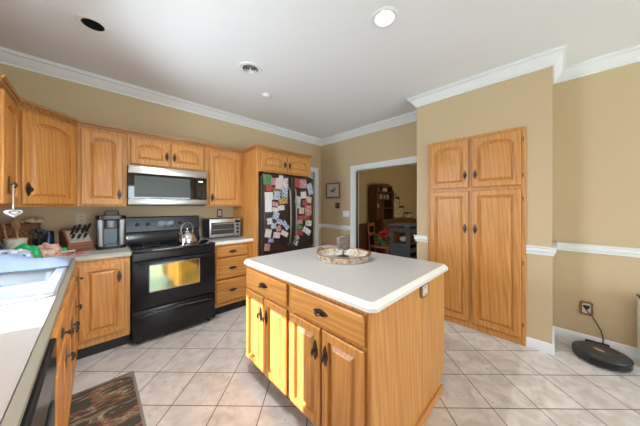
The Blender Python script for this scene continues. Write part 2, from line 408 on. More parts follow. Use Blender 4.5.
# dining room beyond
struct(MB().box(XR+.12, 9.1, -1.1, YB+.12, -.08, 0).build('floor_dining', plain('dining_floor', (.12, .06, .03), .4, var=.3, bscale=8), smooth=False))
struct(MB().box(XR+.12, 9.1, -1.1, YB+.12, H, H+.04).build('ceiling_dining', ceil_m, smooth=False))
wall('wall_dining_front', 'x', -1.12, -1.0, XR+.12, 9.1, 0, H, [(5.0, 7.0, .8, 2.2)])
wall('wall_dining_far', 'y', 9.0, 9.12, -1.0, YB, 0, H)
run('trim_14', (XR+.12, YB), (9.0, YB), (0, -1), [(0, 0), (.015, 0), (.015, .86), (.03, .87), (.03, .895), (0, .9)], wainscot_m)

# ------------------------------------------------------------------ cabinet pieces (front at local y=0 facing -y, x along the width)
def arch_z(t, rise): return -rise*(1 - math.sqrt(max(0, 1 - min(1, abs(t)/.94)**2)))
def panel_door(x0, x1, z0, z1, rise=0, st=.052, M=None):
    """raised-panel slab, back at y=0, front at y=-.02"""
    m = MB(); nb, ns, nt_ = 2, 2, 20
    def loop(ins, y, rs, extra_top=0):
        a0, a1, b0, b1 = x0+ins, x1-ins, z0+ins, z1-ins-extra_top
        P = []
        for i in range(nb): P.append((a0 + (a1-a0)*i/nb, y, b0))
        bt = b1 - rs
        for i in range(ns): P.append((a1, y, b0 + (bt-b0)*i/ns))
        for i in range(nt_): t = 1 - 2*i/nt_; P.append(((a0+a1)/2 + t*(a1-a0)/2, y, b1 + arch_z(t, rs) if rs else b1))
        for i in range(ns): P.append((a0, y, bt + (b0-bt)*i/ns))
        return P
    m.loops([loop(.015, 0, 0), loop(.015, -.011, 0), loop(0, -.011, 0), loop(0, -.019, 0), loop(.005, -.024, 0), loop(st, -.024, rise), loop(st+.0015, -.007, rise), loop(st+.012, -.006, rise), loop(st+.034, -.021, rise)])
    if M is not None: bmesh.ops.transform(m.bm, matrix=M, verts=m.bm.verts)
    return m
def slab_front(x0, x1, z0, z1, M=None):
    m = MB()
    L = lambda i, y: [(x0+i, y, z0+i), (x1-i, y, z0+i), (x1-i, y, z1-i), (x0+i, y, z1-i)]
    m.loops([L(.014, 0), L(.014, -.010), L(0, -.010), L(0, -.017), L(.009, -.023)])
    if M is not None: bmesh.ops.transform(m.bm, matrix=M, verts=m.bm.verts)
    return m
def pull(parent, x, z, horiz=False, M=None, y=-.023):
    m = MB(); n = 16; P = []
    for i in range(n):
        a = 2*PI*i/n; r = 1 - .16*abs(math.sin(2*a))
        P.append((.019*math.cos(a)*r, .056*math.sin(a)*r))
    m.prism(P, 0, -.004)
    m.cyl((0, -.004, .004), (0, -.022, .004), .005, 10)
    m.tube([(0, -.02, .016), (.003, -.028, .008), (.003, -.03, -.004), (0, -.026, -.016), (-.002, -.022, -.024)], [.004, .007, .0075, .006, .003], 8)
    mm = T(x, y, z) @ (Matrix.Rotation(PI/2, 4, 'Y') if horiz else Matrix())
    return m.build('handle', bronze, parent, M=(M @ mm) if M is not None else mm)
def cab_door(parent, x0, x1, z0, z1, rise=0, hx=None, hz=None, mat=oak, M=None, st=.052, y=0, horiz=False):
    MM = (M if M is not None else Matrix()) @ T(0, y, 0)
    d = panel_door(x0, x1, z0, z1, rise, st, MM).build('door', mat, parent)
    if hx is not None: pull(d, hx, hz, horiz, MM)
    return d
def cab_drawer(parent, x0, x1, z0, z1, mat=oak_x, M=None, hx=None):
    MM = M if M is not None else Matrix()
    d = slab_front(x0, x1, z0, z1, MM).build('drawer', mat, parent)
    pull(d, (x0+x1)/2 if hx is None else hx, (z0+z1)/2, True, MM); return d
def frame_box(parent, w, d, z0, z1, openings, mat=oak, x0=0):
    """carcass with a face frame; openings (x0,x1,z0,z1) show a dark reveal line around each front"""
    m = MB(); m.box(x0, x0+w, 0, d, z0, z1, .0015)
    return m.build('carcass', mat, parent)
def moulding(parent, pts, z, mat=oak_trim, rev=False):
    """small cornice along an open path (2D points, outward = right of travel)"""
    prof = [(0, 0), (.008, 0), (.008, .012), (.012, .014), (.012, .032), (.026, .036), (.030, .052), (.030, .058), (0, .058)]
    P = [Vector(p) for p in pts]; L = []
    for i, p in enumerate(P):
        d0 = (P[i]-P[i-1]).normalized() if i else (P[1]-P[0]).normalized()
        d1 = (P[i+1]-P[i]).normalized() if i < len(P)-1 else d0
        n0, n1 = Vector((d0.y, -d0.x)), Vector((d1.y, -d1.x)); b = (n0+n1); b = b/(b.length**2/2) if b.length else n0
        L.append([(p.x + b.x*o, p.y + b.y*o, z+h) for o, h in prof])
    mb = MB().loops(L)
    for p, q in zip(P, P[1:]):
        ln = (q-p).length; d = (q-p)/ln; n = Vector((d.y, -d.x)); k = int(ln/.026)
        for i in range(k):
            c = p + d*(ln*(i+.5)/k) + n*.015
            mb.box(-.006, .006, -.0045, .0045, 0, .014, M=T(c.x, c.y, z+.016) @ Rz(math.atan2(d.y, d.x)))
    return mb.build('moulding', mat, parent)

# --- wall cabinets on the stove wall
UF = 3.14; UD = YB - UF; UZ0, UZ1 = 1.345, 2.105
def upper(name, label, x0, x1, z0, fronts, group=None, mould=True):
    t = thing(name, label, 'cabinet', (x0, UF, z0))
    w = x1-x0
    MB().box(0.0006, w-.0006, 0, UD, 0, UZ1-z0, .002).build('carcass', oak, t)
    for f in fronts: cab_door(t, f[0]-x0, f[1]-x0, f[2]-z0, f[3]-z0, f[4], f[5]-x0, f[6]-z0)
    if mould: moulding(t, [(0, 0), (w-.001, 0)], UZ1-z0-.004)
    return t
upper('wall_cabinet', 'oak wall cabinet with one arched door between corner cabinet and microwave', -.126, .236, UZ0, [(-.10, .20, 1.365, 2.075, .06, .172, 1.47)])
upper('wall_cabinet', 'short two-door oak wall cabinet above the microwave', .236, 1.004, 1.775, [(.262, .612, 1.80, 2.075, .05, .585, 1.915), (.632, .982, 1.80, 2.075, .05, .66, 1.915)])
upper('wall_cabinet', 'oak wall cabinet with one arched door right of the microwave', 1.004, 1.518, UZ0, [(1.05, 1.47, 1.365, 2.075, .05, 1.085, 1.46)])
# diagonal corner wall cabinet
cA, cB = Vector((-.43, 2.80)), Vector((-.126, 3.14))
t = thing('corner_wall_cabinet', 'diagonal oak corner wall cabinet with one arched door', 'cabinet', (cA.x, cA.y, UZ0))
ang = math.atan2((cB-cA).y, (cB-cA).x); Wd = (cB-cA).length
poly = [(0, 0), (cB.x-cA.x-.0008, cB.y-cA.y), (cB.x-cA.x-.0008, YB-cA.y), (XL-cA.x, YB-cA.y), (XL-cA.x, 0)]
MB().prism(poly, 0, UZ1-UZ0, 'xy').build('carcass', oak, t)
Mc = Rz(ang)
cab_door(t, .03, Wd-.03, .02, .73, .06, .062, .135, M=Mc)
moulding(t, [(0, 0), (cB.x-cA.x, cB.y-cA.y)], UZ1-UZ0-.004)
# cabinet on the sink wall, left of the corner
t = thing('wall_cabinet', 'oak wall cabinet at the far left edge with a white heart hanging from it', 'cabinet', (-.43, 2.36, UZ0), PI/2)
MB().box(0, .439, 0, .335, 0, UZ1-UZ0, .002).build('carcass', oak, t)
cab_door(t, .022, .415, .02, .73, .075, .135, .145)
moulding(t, [(0, 0), (.439, 0)], UZ1-UZ0-.004)

# --- tall fridge surround
FX0, FX1, FYF = 1.5195, 2.475, 2.75
t = thing('fridge_cabinet', 'tall oak surround with side panel and two short arched doors over the fridge', 'cabinet', (FX0, FYF, 0))
MB().box(0, .03, 0, YB-FYF, 0, 2.105, .002).build('side_panel', oak, t)
MB().box(FX1-FX0-.022, FX1-FX0, 0, YB-FYF, 0, 2.105, .002).build('side_panel', oak, t)
MB().box(.0305, FX1-FX0-.0225, 0, YB-FYF, 1.815, 2.105, .002).build('carcass', oak, t)
cab_door(t, .055, .472, 1.835, 2.075, .045, .44, 1.94); cab_door(t, .492, .915, 1.835, 2.075, .045, .525, 1.94)
moulding(t, [(0, UF-FYF-.036), (0, 0), (FX1-FX0, 0), (FX1-FX0, YB-FYF)], 2.10)

# --- base cabinets on the stove wall
BF = 2.855
t = thing('base_cabinet', 'oak corner base cabinet with one raised-panel door left of the black stove', 'cabinet', (-.155, BF, 0))
MB().box(0.0, .392, 0, YB-BF, .115, .874, .002).build('carcass', oak, t)
cab_door(t, .05, .352, .185, .825, 0, .312, .695, st=.05)
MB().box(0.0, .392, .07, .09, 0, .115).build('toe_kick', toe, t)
t = thing('drawer_cabinet', 'oak base cabinet with three drawers under the toaster oven', 'cabinet', (1.013, BF, 0))
MB().box(0, .505, 0, YB-BF, .115, .874, .002).build('carcass', oak, t)
for z0, z1 in ((.72, .845), (.452, .70), (.165, .432)): cab_drawer(t, .022, .425, z0, z1)
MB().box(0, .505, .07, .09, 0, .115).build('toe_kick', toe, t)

# --- cabinets on the sink wall (face x = -.155, looking +x)
SFX = -.130
t = thing('sink_base_cabinet', 'oak sink cabinet at lower left below the white sink', 'cabinet', (SFX, 1.305, 0), PI/2)
MB().box(0, 1.548, 0, .62, .115, .70, .002).build('carcass', oak, t)
MB().box(0, 1.548, 0, .02, .7005, .874, .001).build('apron', oak_x, t)
slab_front(.45, 1.10, .72, .845).build('false_front', oak_x, t)
cab_drawer(t, .03, .42, .72, .845); cab_drawer(t, 1.13, 1.46, .72, .845)
for a, b, h in ((.03, .42, .385), (.45, .77, .74), (.78, 1.10, .81), (1.13, 1.46, 1.165)): cab_door(t, a, b, .165, .69, 0, h, .60)
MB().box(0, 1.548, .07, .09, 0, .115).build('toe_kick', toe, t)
t = thing('dishwasher', 'black dishwasher under the counter at lower left corner', 'dishwasher', (SFX, .695, 0), PI/2)
MB().box(0.004, .606, 0, .58, .02, .866, .003).build('tub', black_m, t)
d = MB().box(0.006, .604, -.022, -.0005, .12, .72, .004).build('door', plain('dark_steel_door', (.10, .10, .10), .35, metal=.8), t)
MB().box(0.006, .604, -.026, -.0005, .725, .862, .005).build('control_panel', black, t)
mh = MB(); mh.box(.12, .49, -.031, -.0225, .665, .695, .003); mh.build('handle', dkgrey, d)
t = thing('base_cabinet', 'oak base cabinet at the bottom left corner in front of the dishwasher', 'cabinet', (SFX, -.58, 0), PI/2)
MB().box(0, 1.273, 0, .62, .115, .874, .002).build('carcass', oak, t)
for k in range(2):
    cab_drawer(t, .03+k*.615, .61+k*.615, .72, .845); cab_door(t, .03+k*.615, .61+k*.615, .165, .69, 0, .56+k*.615, .6)
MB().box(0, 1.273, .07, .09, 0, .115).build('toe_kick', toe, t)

# --- countertops
CT = .916; CB = .876
def edge_strip(m, p0, p1, nrm, e0=0, e1=0, ext=.018):
    prof = [(0, CT), (0, CB), (ext, CB), (ext, CT-.022), (ext-.02, CT)]
    p0, p1, nrm = Vector(p0), Vector(p1), Vector(nrm); d = (p1-p0).normalized()
    m.loops([[(*(p0+nrm*(o-ext)-d*(o-ext)*e0), z) for o, z in prof], [(*(p1+nrm*(o-ext)+d*(o-ext)*e1), z) for o, z in prof]])
SKX0, SKX1, SKY0, SKY1 = -.68, -.165, 1.70, 2.44
t = thing('countertop', 'long beige laminate countertop running along the sink wall into the corner', 'countertop', (0, 0, 0))
m = MB(); xe = -.117-.018
for (a, b, c, d_) in ((XL, xe, -.58, SKY0), (XL, SKX0, SKY0, SKY1), (SKX1, xe, SKY0, SKY1), (XL, xe, SKY1, 2.83+.018), (XL, .244, 2.83+.018, YB)):
    m.box(a, b, c, d_, CB, CT)
m.build('top', lam, t, smooth=False)
lam_tan = plain('tan_laminate_edge', (.36, .33, .25), .3)
m = MB(); edge_strip(m, (-.117, -.58), (-.117, 2.83), (1, 0), 0, -1); edge_strip(m, (-.117, 2.83), (.244, 2.83), (0, -1), -1, 0)
m.build('edge', lam_tan, t, smooth=False)
t = thing('countertop', 'short beige countertop under the toaster oven beside the stove', 'countertop', (0, 0, 0))
MB().box(1.012, 1.5185, 2.848, YB, CB, CT).build('top', lam, t, smooth=False)
m = MB(); edge_strip(m, (1.012, 2.83), (1.5185, 2.83), (0, -1)); m.build('edge', lam_edge, t, smooth=False)

# --- sink
def rrect(x0, x1, y0, y1, r, z, n=5):
    P = []
    for cx, cy, a0 in ((x1-r, y1-r, 0), (x0+r, y1-r, PI/2), (x0+r, y0+r, PI), (x1-r, y0+r, 1.5*PI)):
        for i in range(n+1): a = a0 + PI/2*i/n; P.append((cx + r*math.cos(a), cy + r*math.sin(a), z))
    return P
t = thing('kitchen_sink', 'white drop-in kitchen sink set into the counter at left', 'sink', (0, 0, 0))
m = MB()
def basin(m, x0, x1, y0, y1, rim_z, last=False):
    m.loops([rrect(x0, x1, y0, y1, .05, rim_z), rrect(x0+.008, x1-.008, y0+.008, y1-.008, .05, rim_z-.012), rrect(x0+.02, x1-.02, y0+.02, y1-.02, .05, rim_z-.14), rrect(x0+.05, x1-.05, y0+.05, y1-.05, .04, rim_z-.165)], False, True)
RZ = CT+.014
# outer rim
rim = MB()
rim.loops([rrect(-.70, -.140, 1.672, 2.465, .04, CT+.0005), rrect(-.70, -.140, 1.672, 2.465, .04, CT+.006), rrect(-.69, -.150, 1.682, 2.455, .04, RZ), rrect(-.628, -.190, 1.727, 2.415, .05, RZ),
           rrect(-.62, -.198, 1.735, 2.407, .05, RZ-.012), rrect(-.60, -.215, 1.75, 2.39, .05, RZ-.15), rrect(-.57, -.25, 1.78, 2.36, .04, RZ-.175)], False, True)
rim.build('basin', porcelain, t)
MB().box(-.612, -.205, 2.06, 2.09, RZ-.17, RZ-.02, .008, 2).build('divider', porcelain, t)
MB().lathe([(.04, 0), (.04, .004), (.03, .005), (.02, .002)], (-.41, 1.92, RZ-.174)).build('drain', steel, t)
t = thing('faucet', 'tall chrome gooseneck faucet standing behind the sink', 'faucet', (-.665, 2.02, RZ))
MB().lathe([(.027, 0), (.027, .012), (.018, .02), (.016, .06)]).build('base', chrome, t)
pts = [(0, 0, .05), (0, 0, .28)] + [(.09-.09*math.cos(a), 0, .28+.09*math.sin(a)) for a in [PI*k/10 for k in range(1, 11)]] + [(.18, 0, .2)]
MB().tube(pts, .011, 10).build('spout', chrome, t)
MB().tube([(0, -.016, .04), (0, -.045, .05), (.01, -.09, .09)], .006, 8).build('handle', chrome, t)

# ------------------------------------------------------------------ stove
SX0, SX1, SF = .247, 1.009, 2.79
t = thing('stove', 'freestanding black electric stove with kettle on its glass top', 'stove', (SX0, SF, 0)); W = SX1-SX0
MB().box(0, W, .045, YB-SF-.03, .03, .893, .003).build('body', black, t)
MB().box(-.0005, W+.0005, -.002, YB-SF-.04, .8935, .921, .006, 2).build('cooktop', glassblk, t)
for bx_, by_, br_ in ((.2, .17, .10), (.56, .17, .08), (.2, .43, .08), (.56, .43, .1)):
    mb = MB(); mb.loops([[(bx_+r*math.cos(2*PI*i/40), by_+r*math.sin(2*PI*i/40), .9214) for i in range(40)] for r in (br_, br_-.004)], False, False); mb.build('burner_ring', grey, t)
# backguard
bgp = [(.56, .921), (.60, .98), (.615, 1.04), (.60, 1.05), (.613, 1.21), (.635, 1.222), (.645, 1.215), (.645, .921)]
bgd = MB().prism(bgp, 0.0, W, 'yz').build('backguard', black, t)
for kx in (.10, .20, .535, .60, .665):
    k = MB().cyl((kx, .607, 1.13), (kx, .58, 1.128), .021, 16, .017)
    k.box(kx-.003, kx+.003, .572, .585, 1.112, 1.146); k.build('knob', black_m, bgd)
MB().box(.29, .46, .595, .604, 1.09, 1.165, .002).build('display', plain('stove_display', (.02, .03, .04), .08), bgd)
mm = MB()
for i in range(4): mm.box(.345+i*.02, .355+i*.02, .5935, .5955, 1.128, 1.148)
mm.build('digits', plain('display_digits', (.25, .33, .38), .4), bgd)
MB().box(0.004, W-.004, .005, .0445, .812, .892, .004).build('vent_panel', black, t)
d = MB().box(0.004, W-.004, -.002, .0445, .345, .806, .005, 2).build('oven_door', black, t)
def glasspane(x0, x1, z0, z1, r, y0, y1):
    def lp(i, y): return [(p[0], y, p[1]) for p in rrect(x0+i, x1-i, z0+i, z1-i, r, 0)]
    return lp
lp = glasspane(.128, .59, .495, .765, .012, 0, 0)
MB().loops([lp(0, -.0022), lp(0, -.004), lp(.005, -.0045), lp(.006, -.003)], True, True).build('window_frame', plain('window_border', (.35, .36, .36), .3), d)
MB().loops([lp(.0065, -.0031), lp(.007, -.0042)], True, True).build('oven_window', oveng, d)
mh = MB(); mh.tube([(.04, -.04, .802), (.12, -.052, .806), (W/2, -.058, .808), (W-.12, -.052, .806), (W-.04, -.04, .802)], .013, 10)
mh.box(.035, .06, -.045, -.0015, .79, .806, .003); mh.box(W-.06, W-.035, -.045, -.0015, .79, .806, .003); mh.build('handle', black, d)
d = MB().box(0.004, W-.004, -.002, .0445, .045, .335, .005, 2).build('storage_drawer', black, t)
mh = MB(); mh.tube([(.05, -.004, .262), (.09, -.022, .285), (W/2, -.03, .302), (W-.09, -.022, .285), (W-.05, -.004, .262)], [.006, .01, .011, .01, .006], 10); mh.build('handle', plain('glossy_dark_handle', (.03, .03, .032), .12, coat=.6), d)
for fx in (.05, W-.05):
    for fy in (.08, .6): MB().cyl((fx, fy, 0), (fx, fy, .0305), .016).build('foot', black_m, t)

# kettle
t = thing('kettle', 'shiny steel whistling kettle on the right front burner of the stove', 'kettle', (.765, 3.0, .9216), .5)
MB().lathe([(.088, 0), (.1, .01), (.103, .03), (.097, .06), (.08, .095), (.055, .118), (.04, .124), (.038, .128)], seg=36).build('body', chrome, t)
MB().lathe([(.037, .1285), (.033, .136), (.014, .142), (.008, .15), (.013, .158), (.012, .168), (.003, .172)]).build('lid', chrome, t)
MB().tube([(-.075, 0, .085), (-.105, 0, .108), (-.125, 0, .128)], [.022, .017, .013], 12).build('spout', chrome, t)
MB().tube([(-.07, 0, .108), (-.088, 0, .15), (-.07, 0, .205), (-.03, 0, .232), (.02, 0, .235), (.062, 0, .21), (.082, 0, .16), (.07, 0, .108)], .0075, 10).build('handle', steel, t)

# microwave
t = thing('microwave', 'over-the-range steel and black microwave hung above the stove', 'microwave', (.2375, 3.06, 1.35)); MW = .765; MH = .424
MB().box(0, MW, .03, YB-3.06, .012, MH, .003).build('body', black_m, t)
MB().box(0.02, MW-.02, .05, .38, 0, .0115).build('vent_base', dkgrey, t)
MB().box(0, MW, 0, .0295, .345, MH, .006, 2).build('top_band', steel, t)
MB().box(0, MW, 0, .0295, .014, .078, .006, 2).build('bottom_band', steel, t)
dd = MB().box(0, .625, .004, .0295, .079, .344, .003).build('door', glassblk, t)
MB().box(.05, .575, .0015, .0038, .098, .32, .001).build('door_window', plain('microwave_window', (.075, .08, .07), .3, spec=.25), dd)
pnl = MB().box(.626, MW, .004, .0295, .079, .344, .003).build('control_panel', glassblk, t)
mm = MB()
for i in range(4): mm.box(.668+i*.013, .677+i*.013, .0025, .0038, .292, .306)
mm.build('clock_digits', clockm, pnl)
mm = MB()
for i in range(3):
    for j in range(5): mm.box(.658+i*.03, .672+i*.03, .003, .0038, .11+j*.03, .116+j*.03)
mm.build('keypad', plain('keypad_marks', (.12, .12, .12), .5), pnl)

# toaster oven
t = thing('toaster_oven', 'silver toaster oven on the short counter right of the stove', 'toaster oven', (1.05, 3.12, CT)); TW = .42
MB().box(.0, TW, .012, .29, .018, .262, .008, 2).build('housing', plain('dark_housing', (.045, .045, .048), .4, metal=.5), t)
mf = MB(); mf.box(0, TW, -.008, .0115, .018, .262, .006, 2); mf.build('front_frame', steel, t)
dg_ = d = MB().box(.02, .318, -.022, -.0085, .045, .215, .004).build('glass_door', plain('toaster_glass', (.05, .05, .045), .12), t)
MB().box(.02, .318, -.026, -.0225, .045, .06, .002).build('lower_rail', steel, d)
mh = MB(); mh.cyl((.03, -.05, .198), (.308, -.05, .198), .008); mh.cyl((.05, -.05, .198), (.05, -.021, .198), .005); mh.cyl((.29, -.05, .198), (.29, -.021, .198), .005); mh.build('handle', steel, d)
p = MB().box(.325, TW-.005, -.014, -.0085, .03, .25, .002).build('control_panel', plain('panel_grey', (.33, .33, .33), .4, metal=.7), t)
for z in (.075, .125, .175): MB().cyl((.37, -.014, z), (.37, -.034, z), .017, 16, .015).build('knob', black_m, p)
MB().box(.335, .405, -.0155, -.0142, .205, .24, .0005).build('display', black, p)
for fx in (.03, TW-.03):
    for fy in (.03, .26): MB().cyl((fx, fy, 0), (fx, fy, .0185), .012).build('foot', black_m, t)
mg = MB()
mg.box(.03, .31, -.0232, -.0222, .118, .123); mg.build('wire_rack', steel, d)

# outlets on the back wall
def outlet(name, label, loc, rz, frame_mat, wv=.075, hv=.12, dark=(.05, .04, .035), deco=False, cat='outlet', r=.012):
    t = thing(name, label, cat, loc, rz)
    P = [(p[0], p[1]) for p in rrect(-wv/2, wv/2, -hv/2, hv/2, r, 0)]
    MB().prism(P, -.008, -.0003).build('plate', frame_mat, t)
    P2 = [(p[0], p[1]) for p in rrect(-wv*.3, wv*.3, -hv*.34, hv*.34, .008, 0)]
    f = MB().prism(P2, -.011, -.0082).build('socket', plain('socket_ivory', (.62, .55, .42), .5), t)
    m = MB()
    for zz in (.018, -.022):
        for xx in (-.007, .007): m.box(xx-.0018, xx+.0018, -.0116, -.0111, zz-.006, zz+.006)
    m.build('slots', black_m, f)
    return t
outlet('outlet', 'outlet with dark bronze arched plate on backsplash above the toaster oven', (1.31, YB, 1.245), 0, bronze)
outlet('outlet', 'plain ivory outlet plate on backsplash behind the knife block', (-.11, YB, 1.22), 0, plain('ivory', (.6, .52, .38), .5))

# ------------------------------------------------------------------ fridge
RX0, RX1, RY = 1.562, 2.442, 2.64
t = thing('refrigerator', 'black stainless french-door refrigerator covered with photos and magnets', 'refrigerator', (RX0, RY, 0)); RW = RX1-RX0; mid = .443
MB().box(0, RW, .07, YB-RY-.05, .03, 1.75, .004).build('body', plain('fridge_side', (.02, .02, .021), .45), t)
for nm_, a, b in (('door', .002, mid-.003), ('door', mid+.003, RW-.002)):
    d = MB().box(a, b, 0, .0695, .73, 1.775, .01, 3).build(nm_, fridge_m, t)
    hx = mid-.05 if a < .1 else mid+.05
    mh = MB(); mh.tube([(hx, -.002, .80), (hx, -.04, .83), (hx, -.058, 1.0), (hx, -.062, 1.2), (hx, -.058, 1.42), (hx, -.04, 1.58), (hx, -.002, 1.61)], .011, 10)
    mh.build('handle', plain('dark_steel_handle', (.42, .41, .40), .28, metal=1), d)
d = MB().box(.002, RW-.002, 0, .0695, .08, .722, .01, 3).build('freezer_drawer', fridge_m, t)
mh = MB(); mh.tube([(.06, -.002, .63), (.08, -.05, .63), (RW-.08, -.05, .63), (RW-.06, -.002, .63)], .011, 10); mh.build('handle', steel, d)
MB().box(.01, RW-.01, .06, .1, 0.0, .0795).build('grille', black_m, t)
for a in (.02, RW-.08): MB().box(a, a+.06, .02, .12, 1.7755, 1.79, .003).build('hinge_cover', black_m, t)
# photos and magnets: (x, z, w, h, tilt), material, label
pm = lambda n, *c: blotch('print_' + n, list(c), 60, .5)
WH, CR, RD, DK, GN, BL, LI, BR, PK, TN, YE = (.60, .60, .60), (.55, .46, .35), (.42, .04, .045), (.05, .035, .03), (.05, .17, .06), (.3, .42, .66), (.55, .45, .66), (.22, .10, .05), (.68, .33, .32), (.5, .33, .2), (.7, .5, .12)
prints = dict(green=pm('green', GN, (.09, .26, .1), DK), redwhite=pm('redwhite', RD, WH, DK, RD, PK), white=pm('white', WH, TN, WH, (.4, .42, .48)), pink=pm('pink', PK, WH, BR), dark=pm('dark', DK, BR, TN),
    snaps=pm('snaps', DK, WH, BL, WH, DK), bluewhite=pm('bluewhite', (.12, .15, .3), WH, BL, DK), lilac=pm('lilac', LI, WH, YE), lilacsheet=pm('lilacsheet', LI, WH, WH), brownyellow=pm('brownyellow', BR, YE, BR, DK),
    cream=pm('cream', CR, WH, TN), navy=pm('navy', (.04, .05, .16), BL, DK), tan=pm('tan', TN, CR, BR), reddark=pm('reddark', DK, RD, BR), bw=pm('bw', DK, WH, (.35, .35, .35)))
CARDS = [
 ((1.619, 1.698, .122, .119, -4), 'green', 'green card at the top left corner of the left fridge door'),
 ((1.713, 1.678, .072, .082, 5), 'redwhite', 'small red and white photo right of the green card on the left fridge door'),
 ((1.797, 1.66, .099, .13, 3), 'white', 'tall white card in the top row of the left fridge door'),
 ((1.898, 1.678, .086, .113, -4), 'pink', 'pink toned photo at the top right of the left fridge door near the handle'),
 ((1.827, 1.752, .064, .04, 8), 'cream', 'tiny cream magnet topmost on the left fridge door'),
 ((1.635, 1.588, .084, .08, 0), 'reddark', 'dark red photo under the green card on the left fridge door'),
 ((1.761, 1.575, .125, .05, -3), 'dark', 'dark wide photo strip under the tall white card'),
 ((1.891, 1.545, .095, .136, 2), 'snaps', 'white sheet of small photos beside the left fridge handle'),
 ((1.766, 1.492, .09, .105, 4), 'bluewhite', 'pale blue and white photo in the middle of the left fridge door'),
 ((1.637, 1.483, .115, .09, -3), 'lilac', 'lilac card with yellow patch at the left side of the left fridge door'),
 ((1.627, 1.352, .091, .146, 0), 'lilacsheet', 'lilac and white sheet hanging low under the lilac yellow card'),
 ((1.862, 1.42, .135, .072, -8), 'brownyellow', 'brown and yellow photo below the sheet of small photos'),
 ((1.735, 1.375, .085, .055, 6), 'redwhite', 'red and white photo left of the brown and yellow one'),
 ((1.83, 1.325, .10, .06, -5), 'pink', 'pink photo below the brown and yellow one'),
 ((1.735, 1.30, .085, .052, 10), 'white', 'small white card below the red and white photo in mid door'),
 ((1.745, 1.215, .086, .091, 18), 'snaps', 'tilted white snapshot heading the lower fan of pictures on the left door'),
 ((1.645, 1.15, .07, .074, -10), 'bw', 'grey and white photo at the upper left of the lower fan of pictures'),
 ((1.80, 1.135, .08, .062, 25), 'bluewhite', 'bluish snapshot tilted right in the lower fan of pictures'),
 ((1.71, 1.085, .072, .067, 5), 'snaps', 'small snapshot in the centre of the lower fan of pictures'),
 ((1.626, .99, .084, .099, 12), 'cream', 'cream card at the left of the lower fan of pictures'),
 ((1.905, 1.08, .062, .128, -42), 'bluewhite', 'long blue and white strip leaning toward the left fridge handle'),
 ((1.785, 1.04, .07, .07, -20), 'redwhite', 'tilted red photo below the bluish snapshot'),
 ((1.885, .965, .11, .06, 28), 'white', 'white card tilted upward under the long leaning strip'),
 ((1.755, .955, .095, .07, 10), 'pink', 'pinkish group photo low on the left fridge door'),
 ((1.668, .892, .07, .053, -5), 'navy', 'navy photo at the bottom of the lower fan of pictures'),
 ((1.61, .807, .075, .083, 8), 'redwhite', 'lone red and white photo at the lower left corner of the left fridge door'),
 ((2.117, 1.688, .086, .115, 3), 'reddark', 'dark red photo at the top left of the right fridge door'),
 ((2.226, 1.683, .115, .12, -3), 'redwhite', 'bright red and white photo at the top centre of the right fridge door'),
 ((2.365, 1.611, .09, .16, -18), 'bluewhite', 'tall slanted white and blue card at the right edge of the right fridge door'),
 ((2.123, 1.443, .093, .088, 5), 'white', 'white cloth-like card beside the right fridge handle'),
 ((2.236, 1.515, .095, .09, -6), 'cream', 'beige photo below the bright red photo on the right door'),
 ((2.338, 1.447, .098, .085, 8), 'tan', 'tan photo below the slanted white and blue card'),
 ((2.127, 1.352, .08, .06, -8), 'bw', 'small grey photo under the white cloth-like card'),
 ((2.262, 1.395, .088, .066, 4), 'reddark', 'dark red photo in the centre of the right fridge door'),
 ((2.325, 1.28, .12, .135, -3), 'redwhite', 'large red and white photo at the middle right of the right door'),
 ((2.19, 1.28, .09, .085, 6), 'tan', 'tan photo left of the large red and white one'),
 ((2.245, 1.175, .20, .055, 0), 'reddark', 'wide red strip below the large red and white photo'),
 ((2.150, 1.112, .11, .055, -3), 'redwhite', 'small red photo below the left end of the wide red strip'),
 ((2.335, 1.085, .108, .076, 4), 'bw', 'black and white snapshot below the right end of the wide red strip'),
 ((2.161, 1.034, .081, .058, 12), 'green', 'small green toned magnet low on the right fridge door'),
 ((2.165, .953, .10, .07, 6), 'reddark', 'dark red square low on the right door beside its handle'),
 ((2.295, .972, .145, .072, 32), 'bw', 'grey and white photo tilted upward low on the right door'),
 ((2.088, .816, .07, .062, 28), 'white', 'lowest white card on the right door tilted like a diamond'),
 ((2.108, .89, .07, .055, -6), 'pink', 'small pink picture just above the lowest white card on the right door'),
]
for i, ((x, z, w_, h_, a), k, lab) in enumerate(CARDS):
    M = Matrix.Rotation(math.radians(a), 4, 'Y')
    o = MB().box(-w_*.56, w_*.56, -.0012, 0, -h_*.56, h_*.56, M=M).build('fridge_photo', prints[k], loc=(x, RY-.0012-(i % 6)*.0014, z), smooth=False)
    tag(o, lab, 'photo', 'photos and magnets on the fridge')

# ------------------------------------------------------------------ pantry
t = thing('pantry_cabinet', 'tall built-in oak pantry with four doors set in the tan wall', 'cabinet', (PX, 1.096, 0), -PI/2); PWD = 1.096-.187
m = MB(); m.box(0, PWD, -.022, -.0005, 0, 2.118, .003); m.build('face_frame', oak, t)
MP = T(0, -.022, 0)
cab_door(t, .035, .438, 1.555, 2.085, .06, .405, 1.69, M=MP); cab_door(t, .468, .873, 1.555, 2.085, .06, .50, 1.69, M=MP)
cab_door(t, .035, .438, .075, 1.515, 0, .405, 1.10, M=MP); cab_door(t, .468, .873, .075, 1.515, 0, .50, 1.10, M=MP)
for z in (.2, .8, 1.42, 1.65, 2.0):
    MB().cyl((PWD-.020, -.024, z-.02), (PWD-.020, -.024, z+.02), .004, 8).build('hinge', bronze, t)

